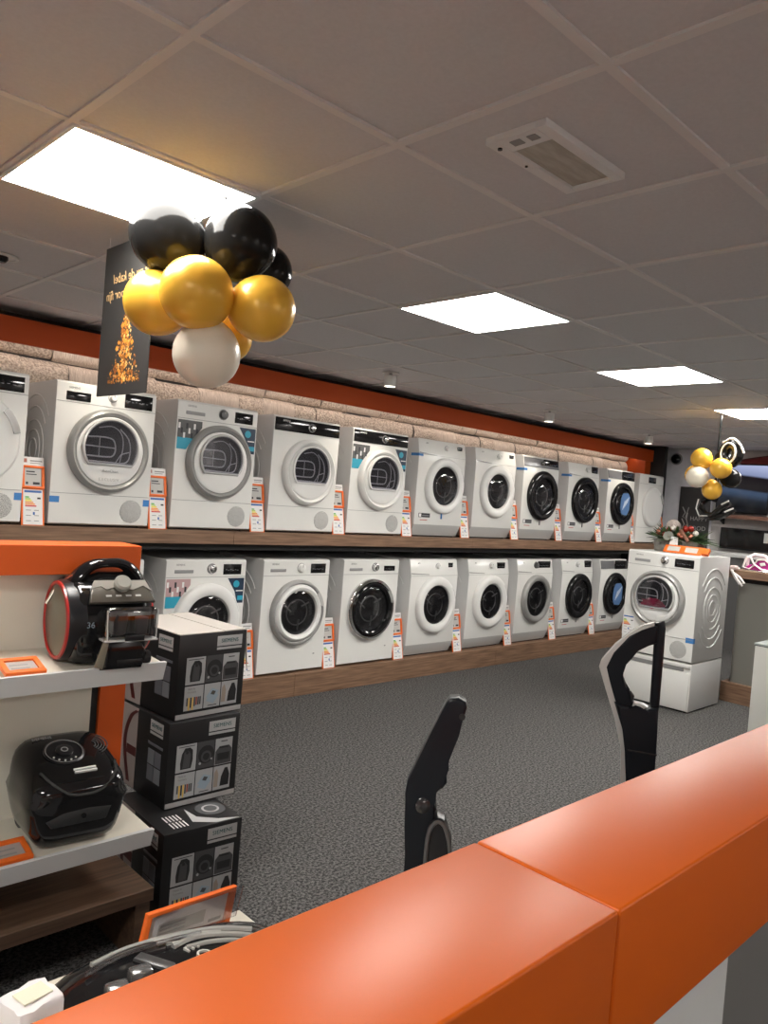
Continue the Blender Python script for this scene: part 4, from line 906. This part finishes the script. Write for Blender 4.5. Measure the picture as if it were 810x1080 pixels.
# ------------------------------------------------------------------ boxed vacuums
CART = mat('black_carton',(.010,.010,.011),.35); CTOP = mat('pale_carton_top',(.55,.51,.47),.5); STRP = mat('carton_stripe',(.42,.42,.42),.45)
PIC = [mat('pic_grey',(.42,.43,.44),.5), mat('pic_dark',(.02,.02,.022),.4), mat('pic_mid',(.07,.072,.075),.4), mat('pic_blue',(.33,.42,.50),.5), mat('pic_tan',(.35,.29,.24),.5), mat('pic_yellow',(.75,.5,.08),.5), mat('pic_red',(.35,.06,.03),.5)]
def carton(x, y, z, rz, label, top):
    Wd, Dp, Hh = .30, .40, .314
    t = thing('vacuum_box', label, 'box', (x, y, z), rz, 'stacked vacuum cleaner boxes')
    bm = B(); box(bm, 0, Wd, 0, Dp, 0, Hh, bev=.003); obj('carton', bm, CART, t)
    bm = B(); plate(bm, .004, Wd-.004, .004, .022, -.0002, .001); obj('stripe', bm, STRP, t, False)
    def logo(M, wd):
        bm = B(); bm2 = B()
        def q(x0,x1,z0,z1,d,mi): 
            vs = box(bm, x0, x1, -d-.0006, -d, z0, z1, mi); 
        q(0, wd, 0, .052, 0, 0); q(0, wd, .010, .014, .0006, 1)
        bm.transform(M); l = obj('logo_patch', bm, [mat('patch_grey',(.50,.51,.51),.5), INK], t, False)
        text('lettering', 'SIEMENS', .0205, mat('petrol_ink',(.02,.10,.11),.5), l, M @ front(wd*.5, -.0008, .033), space=1.05)
    logo(Matrix.Translation((.165,-.0003,.247)), .115)
    logo(Matrix.Translation((-.0003,.135,.247)) @ Matrix.Rotation(-PI/2,4,'Z'), .095)
    # six picture patches on the front
    bm = B()
    cols = [(.036,.118),(.122,.194),(.198,.272)]; rows = [(.128,.228),(.032,.122)]
    for r_, (z0, z1) in enumerate(rows):
        for c_, (x0, x1) in enumerate(cols):
            plate(bm, x0, x1, z0, z1, -.0003, .0008, [[0,2,0],[0,0,0]][r_][c_])
    y_ = -.0011
    pr = lambda poly, mi, k=0: prism(bm, poly, (0,y_-.0003*k,0), **XZ, t0=0, t1=.0003, mi=mi)
    pr([(.055,.138),(.098,.138),(.104,.17),(.102,.205),(.09,.215),(.070,.215),(.058,.195),(.053,.16)], 1); pr([(.063,.142),(.092,.142),(.094,.19),(.084,.205),(.068,.2)], 2, 1)
    pr(arc(.079,.198,.006,0,2*PI,10)[:-1], 1, 2); pr([(.044,.219),(.11,.219),(.11,.222),(.044,.222)], 2)
    pr(arc(.160,.178,.034,0,2*PI,20)[:-1], 1); pr(arc(.160,.170,.022,0,2*PI,16)[:-1], 2, 1); pr(arc(.160,.170,.014,0,2*PI,14)[:-1], 1, 2); pr(arc(.135,.147,.005,0,2*PI,8)[:-1], 0, 2); pr(arc(.183,.158,.004,0,2*PI,8)[:-1], 0, 2)
    pr([(.200,.130),(.270,.130),(.270,.185),(.258,.198),(.216,.198),(.200,.18)], 2); pr([(.21,.145),(.26,.145),(.262,.172),(.208,.172)], 1, 1); pr([(.215,.19),(.255,.19),(.255,.196),(.215,.196)], 1, 1); pr([(.222,.214),(.25,.214),(.25,.218),(.222,.218)], 2)
    for k, (mi, hh) in enumerate(((2,.028),(5,.045),(1,.036),(5,.045),(2,.032),(6,.02),(2,.030),(2,.024))): pr([(.046+.008*k,.078-hh if mi == 5 or k < 5 else .05),(.052+.008*k,.078-hh if mi == 5 or k < 5 else .05),(.052+.008*k,.080),(.046+.008*k,.080)], mi)
    pr([(.13,.058),(.165,.045),(.188,.075),(.155,.09)], 3); pr([(.13,.072),(.165,.06),(.188,.092),(.155,.104)], 3, 1); pr([(.150,.082),(.166,.077),(.174,.09),(.158,.095)], 2, 2); pr([(.14,.038),(.18,.038),(.18,.041),(.14,.041)], 2)
    pr([(.200,.044),(.218,.044),(.220,.09),(.212,.112),(.202,.10)], 4); pr([(.228,.044),(.266,.044),(.268,.085),(.258,.112),(.246,.112),(.232,.08)], 1); pr([(.206,.035),(.262,.035),(.262,.040),(.206,.040)], 0, 1)
    fp = obj('front_print', bm, PIC, t, False)
    text('lettering', 'Made in', .010, GINK, fp, front(.048,-.0012,.112), align='LEFT'); text('lettering', 'Germany', .010, GINK, fp, front(.048,-.0012,.100), align='LEFT')
    bm = B(); M = Matrix.Rotation(-PI/2,4,'Z')
    for r_ in range(2):
        for c_ in range(2): box(bm, .215+.05*c_, .261+.05*c_, -.0012, -.0002, .075+.06*r_, .13+.06*r_, 0 if (r_+c_) % 2 else 1)
    box(bm, .21, .32, -.0010, -.0002, .205, .215, 1)
    bm.transform(Matrix.Translation((0,.355,0)) @ M); obj('side_print', bm, [mat('side_pic',(.16,.18,.20),.5), mat('side_pic_dark',(.11,.12,.14),.5)], t, False)
    # pale rear half of the long side with a dark red printed curve
    bm = B(); box(bm, -.0010, -.0002, .235, .396, .004, Hh-.004, 0)
    C_ = cr([(.245,.30,0),(.29,.27,0),(.325,.20,0),(.322,.12,0),(.285,.02,0)], 5)
    prism(bm, [(p.x+.012, p.y) for p in C_]+[(p.x-.014, p.y) for p in C_[::-1]], (-.0010,0,0), (0,1,0), (0,0,1), (-1,0,0), 0, .0004, mi=1)
    box(bm, -.0014, -.0010, .236, .31, .125, .16, 1)
    obj('side_picture', bm, [mat('dull_carton',(.42,.37,.35),.6), mat('dark_red_print',(.09,.012,.012),.4)], t, False)
    if top == 'pale':
        bm = B(); box(bm, .002, .198, .002, Dp-.002, Hh, Hh+.003); box(bm, .201, Wd-.002, .002, Dp-.002, Hh, Hh+.004)
        obj('flap', bm, CTOP, t, False)
        bm = B(); prism(bm, [(Wd,.08,),(Wd+.0,.34),(Wd+.05,.30),(Wd+.05,.12)], (0,0,Hh+.001), Vector((.55,0,-.83)) if False else (1,0,0), (0,1,0), (0,0,1), 0, .003)
        bm.free(); bm = B()
        a = [bm.verts.new(p) for p in ((Wd,.002,Hh+.001),(Wd,.22,Hh+.001),(Wd+.085,.13,Hh-.045),(Wd+.014,.002,Hh-.16))]; b = [bm.verts.new(v.co+Vector((.003,0,.001))) for v in a]
        bm.faces.new(a); bm.faces.new(b[::-1])
        for i in range(4): bm.faces.new((a[i], b[i], b[(i+1) % 4], a[(i+1) % 4]))
        obj('open_flap', bm, CTOP, t, False)
    elif top == 'print':
        bm = B()
        for r_ in range(2):
            for k in range(5): prism(bm, [(.05+.013*k-.02*0+.0*r_,.03+.055*r_),(.054+.013*k,.03+.055*r_),(.054+.013*k,.075+.055*r_),(.05+.013*k,.075+.055*r_)], (0,0,Hh), (1,0,0), (0,1,0), (0,0,1), 0, .0008, mi=0)
        prism(bm, [(.13,.05),(.20,.006),(.29,.006),(.22,.03),(.16,.08),(.15,.16)], (0,0,Hh), (1,0,0), (0,1,0), (0,0,1), 0, .0008, mi=1)
        prism(bm, arc(.235,.12,.055,0,2*PI,24)[:-1], (0,0,Hh), (1,0,0), (0,1,0), (0,0,1), 0, .001, mi=2); prism(bm, arc(.235,.12,.032,0,2*PI,24)[:-1], (0,0,Hh), (1,0,0), (0,1,0), (0,0,1), 0, .0015, mi=1)
        prism(bm, arc(.235,.12,.024,0,2*PI,24)[:-1], (0,0,Hh), (1,0,0), (0,1,0), (0,0,1), 0, .002, mi=2)
        obj('top_print', bm, [PAPER, STRP, PIC[2]], t, False)
carton(.545, .212, 0, -.06, 'black boxed vacuum cleaner at the bottom of the stack, partly behind the orange price frame', 'print')
carton(.637, .388, .3145, .0, 'black boxed vacuum cleaner in the middle of the stack', None)
carton(.662, .405, .629, .06, 'black boxed vacuum cleaner with a pale open top, topmost of the stack', 'pale')
# ------------------------------------------------------------------ low white plinth with a packed vacuum, in front of the counter
t = thing('white_plinth', 'low white display plinth between the orange counter and the display stand', 'plinth', (0,0,0))
bm = B(); box(bm, -1.3, .287, -1.30, -.60, .49, .51, bev=.003); obj('top', bm, SHELFW, t)
bm = B(); box(bm, -1.28, .267, -1.28, -.62, 0, .49); obj('carcass', bm, LIPW, t, False)
ZP = .5102
t = thing('floor_vacuum', 'glossy black vacuum with pale curved trim, lying on the white plinth along the orange counter', 'vacuum cleaner', (-.02,-.865,ZP), -.12)
bm = B(); bmesh.ops.create_cube(bm, size=2); bmesh.ops.subdivide_edges(bm, edges=bm.edges[:], cuts=8, use_grid_fill=True)
def ht(x, y): return .062+.058*max(0, 1-(abs(x)/.235)**3-(abs(y)/.14)**3)**(1/3)
for v in bm.verts:
    x, y, z = v.co; q = (abs(x)**3+abs(y)**3+abs(z)**3)**(1/3); x, y, z = x/q, y/q, z/q
    v.co = (x*.235, y*.14, .062+.058*z)
obj('body', bm, BGLOSS, t, angle=80)
on = lambda L, d=.002: cr([(x, y, ht(x, y)+d) for x, y in L], 5)
bm = B()
tube(bm, on([(-.14,.08),(-.07,.095),(.02,.09),(.10,.07),(.16,.04)]), .006, 8)
tube(bm, on([(.0,.05),(.05,.06),(.11,.04),(.17,.005)]), .006, 8)
tube(bm, on([(.02,.035),(.07,.03),(.12,.01),(.165,-.03)]), .005, 8)
tube(bm, on([(-.02,.075),(.04,.08),(.10,.055)]), .004, 8)
obj('trim', bm, mat('pale_trim',(.50,.51,.49),.25,.4), t)
bm = B(); tube(bm, on([(-.16,.05),(-.08,.07),(.0,.065),(.06,.06)], .008), .005, 8); obj('clear_cover', bm, CLEAR, t)
bm = B(); prism(bm, [(-.03,-.012),(.045,-.012),(.055,.0),(.045,.012),(-.03,.012)], (-.05,.03,.117), Vector((.55,-.83,0)), Vector((.83,.55,0)), (0,0,1), -.004, .008, bev=.004); obj('handle', bm, mat('grey_black',(.06,.06,.06),.3), t)
for k, (ch, dx, dy) in enumerate((('A',-.012,.060),('E',.006,.033),('G',.018,.004))):
    text('lettering', ch, .036, mat('pale_letter',(.62,.62,.58),.4), t, Matrix.Translation((dx+.02,dy,ht(dx+.02,dy)+.001)) @ Matrix.Rotation(-1.15,4,'Z') @ Matrix.Rotation(.08,4,'Y'), .003, shear=.2)
bm = B(); box(bm, -.145, -.105, -.03, .0, .098, .128, bev=.006); box(bm, -.10, -.06, -.015, .015, .102, .134, bev=.006)
bk = obj('buckle', bm, mat('dark_chrome',(.25,.25,.25),.2,.7), t)
bm = B(); tube(bm, on([(-.15,-.035),(-.11,-.037),(-.06,-.025)], .004), .006, 8); obj('clip', bm, CHROME, bk)
t = thing('foam_block', 'white wrapped packing block with a pale label at the bottom left corner', 'packing', (-.328,-.958,ZP+.0), .20)
bm = B(); box(bm, -.038, .036, -.034, .033, .0, .232, bev=.008, seg=2)
bmesh.ops.subdivide_edges(bm, edges=[e for e in bm.edges if e.calc_length() > .05], cuts=3, use_grid_fill=True)
rf = random.Random(2)
for v in bm.verts: v.co += Vector((rf.uniform(-.002,.002), rf.uniform(-.002,.002), rf.uniform(-.002,.002) if v.co.z > .05 else 0))
obj('wrap', bm, mat('white_foam',(.84,.80,.80),.6), t)
bm = B(); box(bm, -.022, .022, -.018, .014, .233, .2355); obj('label', bm, mat('cream_label',(.80,.77,.60),.5), t, False)
t = thing('striped_card', 'small pale card with thin red-brown stripes beside the packing block', 'card', (-.272,-.985,ZP), .35)
bm = B(); box(bm, -.025, .025, -.0015, .0, 0, .19); obj('card', bm, mat('pale_pink_card',(.55,.42,.40),.6), t, False)
bm = B()
for k in range(8): box(bm, -.022+.006*k, -.0195+.006*k, -.0022, -.0015, .02, .18)
obj('stripes', bm, mat('stripe_brown',(.16,.08,.08),.6), t, False)
t = thing('price_holder', 'large orange price frame with a clear cover leaning back in front of the bottom box', 'price holder', (.125,-.628,ZP), .0)
U_, V_, W_ = Vector((.80,-.02,0)), Vector((.17,.08,.60)), Vector((0,-.99,.13))
bm = B()
for a in ((-.135,.135,.105,.12),(-.135,-.12,0,.105),(.115,.135,0,.105),(-.12,.115,0,.012)): prism(bm, [(a[0],a[2]),(a[1],a[2]),(a[1],a[3]),(a[0],a[3])], (0,0,.006), U_, V_, W_, 0, .012, bev=.002)
prism(bm, [(-.135,0),(.135,0),(.135,.12),(-.135,.12)], (0,0,.006), U_, V_, W_, -.003, 0)
obj('frame', bm, ORTAG, t)
bm = B(); prism(bm, [(-.12,.012),(.115,.012),(.115,.105),(-.12,.105)], (0,0,.006), U_, V_, W_, .001, .004); cdd = obj('price_card', bm, PAPER, t, False)
bm = B()
prism(bm, [(-.09,.03),(.05,.03),(.05,.07),(-.09,.07)], (0,0,.006), U_, V_, W_, .004, .0045, mi=1)
for k in range(3): prism(bm, [(-.085,.035+.012*k),(-.01,.035+.012*k),(-.01,.04+.012*k),(-.085,.04+.012*k)], (0,0,.006), U_, V_, W_, .0045, .005)
prism(bm, [(.065,.02),(.105,.02),(.105,.03),(.065,.03)], (0,0,.006), U_, V_, W_, .004, .0045)
obj('print', bm, [GINK, GPAPER], cdd, False)
bm = B(); prism(bm, [(-.115,.02),(.145,.02),(.15,.125),(-.115,.112)], (0,0,.006), U_, V_, W_, .017, .019)
obj('clear_cover', bm, CLEAR, t, False)
bm = B(); prism(bm, [(-.05,0),(.05,0),(.05,.05),(-.05,.05)], (0,.02,0), (1,0,0), (0,0,1), (0,1,0), 0, .004); obj('prop', bm, CLEAR, t, False)

# ------------------------------------------------------------------ stick vacuums behind the counter
t = thing('stick_vacuum', 'all-black upright vacuum with a bent solid handle behind the orange counter', 'vacuum cleaner', (.353,-1.10,0), math.radians(-49.4))
P1 = [(0.017,1.123),(0.023,1.131),(0.04,1.134),(0.054,1.127),(0.057,1.116),(0.046,1.063),(0.03,1.01),(0.026,0.998),(0.031,0.969),(0.023,0.957),(0.006,0.955),(0.006,0.933),(0.015,0.916),(0.005,0.898),(-0.002,0.876),(0.003,0.70),(-0.037,0.70),(-0.038,0.823),(-0.037,0.872),(-0.045,0.912),(-0.048,0.94),(-0.045,0.964),(-0.011,1.054)]
bm = B(); prism(bm, P1, (0,.02,0), **XZ, t0=0, t1=.04, bev=.006, seg=3); hd = obj('grip', bm, mat('satin_black',(.011,.013,.017),.3,0,0,.18), t)
bm = B(); lathe(bm, (.049,-.021,1.100), (.0,-1,0), [(.006,0),(.006,.002),(0,.001)], 12); obj('button', bm, BMATT, hd)
bm = B(); lathe(bm, (-.012,-.01,.922), (.2,-1,.0), [(.017,-.01),(.016,.010),(.010,.0145),(0,.0155)], 20); obj('release_button', bm, mat('satin_dark',(.03,.03,.032),.22), hd)
bm = B(); prism(bm, [(.006,.62),(0,.88),(.005,.895),(.018,.903),(.032,.898),(.041,.871),(.048,.858),(.05,.62)], (0,.028,0), **XZ, t0=0, t1=.056, bev=.01, seg=3); mo = obj('motor_housing', bm, BPLAST, t)
bm = B(); tube(bm, cr([(.004,-.026,.70),(.002,-.027,.80),(.003,-.028,.87),(.016,-.028,.896),(.031,-.028,.892),(.041,-.027,.868),(.047,-.026,.84)]), .004, 8); obj('hose_rim', bm, mat('grey_rim',(.10,.10,.10),.35), mo)
bm = B(); tube(bm, [(-.01,0,.72),(.04,0,.40),(.10,0,.10)], .018, 14); obj('tube', bm, mat('dark_metal',(.08,.08,.085),.3,.8), t)
bm = B(); box(bm, .0, .22, -.10, .03, .0, .06, bev=.015, seg=3); box(bm, .07, .13, -.03, .03, .05, .12, bev=.008); obj('floor_head', bm, BPLAST, t)
t = thing('stick_vacuum', 'black upright vacuum with open loop handle and pale grey spine behind the orange counter', 'vacuum cleaner', (1.348,-1.05,0), math.radians(-64.4))
SP = [(-0.007,1.21),(-0.036,1.196),(-0.064,1.178),(-0.111,1.131),(-0.145,1.079),(-0.15,1.058),(-0.125,0.994),(-0.093,0.912),(-0.064,0.837),(-0.058,0.60),(-0.038,0.60),(-0.046,0.833),(-0.104,0.991),(-0.13,1.06),(-0.114,1.104),(-0.075,1.158),(-0.04,1.180),(-0.007,1.194)]
bm = B(); prism(bm, SP, (0,.016,0), **XZ, t0=0, t1=.032, bev=.006, seg=3); obj('spine', bm, mat('pale_grey_spine',(.55,.54,.52),.25), t)
AR = [(0.002,1.199),(-0.007,1.196),(-0.04,1.181),(-0.075,1.160),(-0.114,1.106),(-0.131,1.06),(-0.105,0.991),(-0.082,0.930),(-0.049,0.950),(-0.046,0.968),(-0.067,0.997),(-0.077,1.029),(-0.088,1.047),(-0.081,1.079),(-0.066,1.100),(-0.046,1.119),(-.02,1.137),(0.006,1.149)]
bm = B(); prism(bm, AR, (0,.018,0), **XZ, t0=0, t1=.036, bev=.010, seg=3); ar = obj('grip', bm, MATS['satin_black'], t)
bm = B(); prism(bm, [(-.062,.975),(-.05,.965),(-.045,.985),(-.058,1.0)], (0,.01,0), **XZ, t0=0, t1=.02, bev=.004); obj('trigger', bm, MATS['satin_dark'], ar)
bm = B(); prism(bm, [(-0.100,0.965),(-0.052,0.961),(-0.045,0.954),(-0.023,0.951),(-0.005,0.962),(0.023,0.965),(0.025,0.906),(0.027,0.84),(0.029,0.60),(-0.037,0.60),(-0.046,0.833)], (0,.027,0), **XZ, t0=0, t1=.054, bev=.012, seg=3); bo = obj('motor_housing', bm, MATS['satin_black'], t)
bm = B(); box(bm, -.05, .03, -.0285, .0285, .832, .836, bev=.001); obj('seam', bm, BMATT, bo)
bm = B(); prism(bm, [(-.05,.958),(-.02,.953),(-.005,.962),(-.02,.968),(-.045,.97)], (0,.016,0), **XZ, t0=0, t1=.032, bev=.003); obj('display', bm, mat('pale_display',(.6,.6,.58),.2), bo)
bm = B(); tube(bm, [(.004,0,1.203),(.006,0,1.208),(.008,0,1.19),(.010,0,1.10),(.0115,0,.958)], [.008,.014,.0155,.0145,.0135], 16); obj('rod', bm, MATS['satin_black'], t)
bm = B(); tube(bm, [(-.01,0,.62),(.0,0,.35),(.005,0,.10)], .018, 14); obj('tube', bm, MATS['dark_metal'], t)
bm = B(); box(bm, -.13, .13, -.10, .04, .0, .06, bev=.015, seg=3); box(bm, -.03, .03, -.03, .03, .05, .12, bev=.008); obj('floor_head', bm, BPLAST, t)

# ------------------------------------------------------------------ orange counter in the foreground
CZ = H-1.324
def counter(x0, x1, label):
    t = thing('counter', label, 'counter', (0,0,0), 0, 'orange counter sections')
    bm = B(); box(bm, x0, x1, -1.684, -1.487, CZ-.171, CZ, bev=.004, seg=3); obj('top', bm, ORANGE, t)
    bm = B()
    box(bm, x0, min(x1, .345), -1.675, -1.50, 0, CZ-.171)
    obj('panel', bm, mat('counter_white',(.62,.63,.62),.5), t, False)
    if x1 > .5:
        bm = B(); box(bm, .345, x1, -1.62, -1.50, 0, CZ-.171); obj('gap_shade_panel', bm, mat('gap_shade_grey',(.16,.155,.15),.5), t, False)  # dark grey panel stands in for the shadowed gap
counter(-1.6, -.0055, 'orange-topped counter section at the bottom left of the photo, left of the seam')
counter(-.0030, 2.2, 'orange-topped counter section running to the right edge, right of the seam')
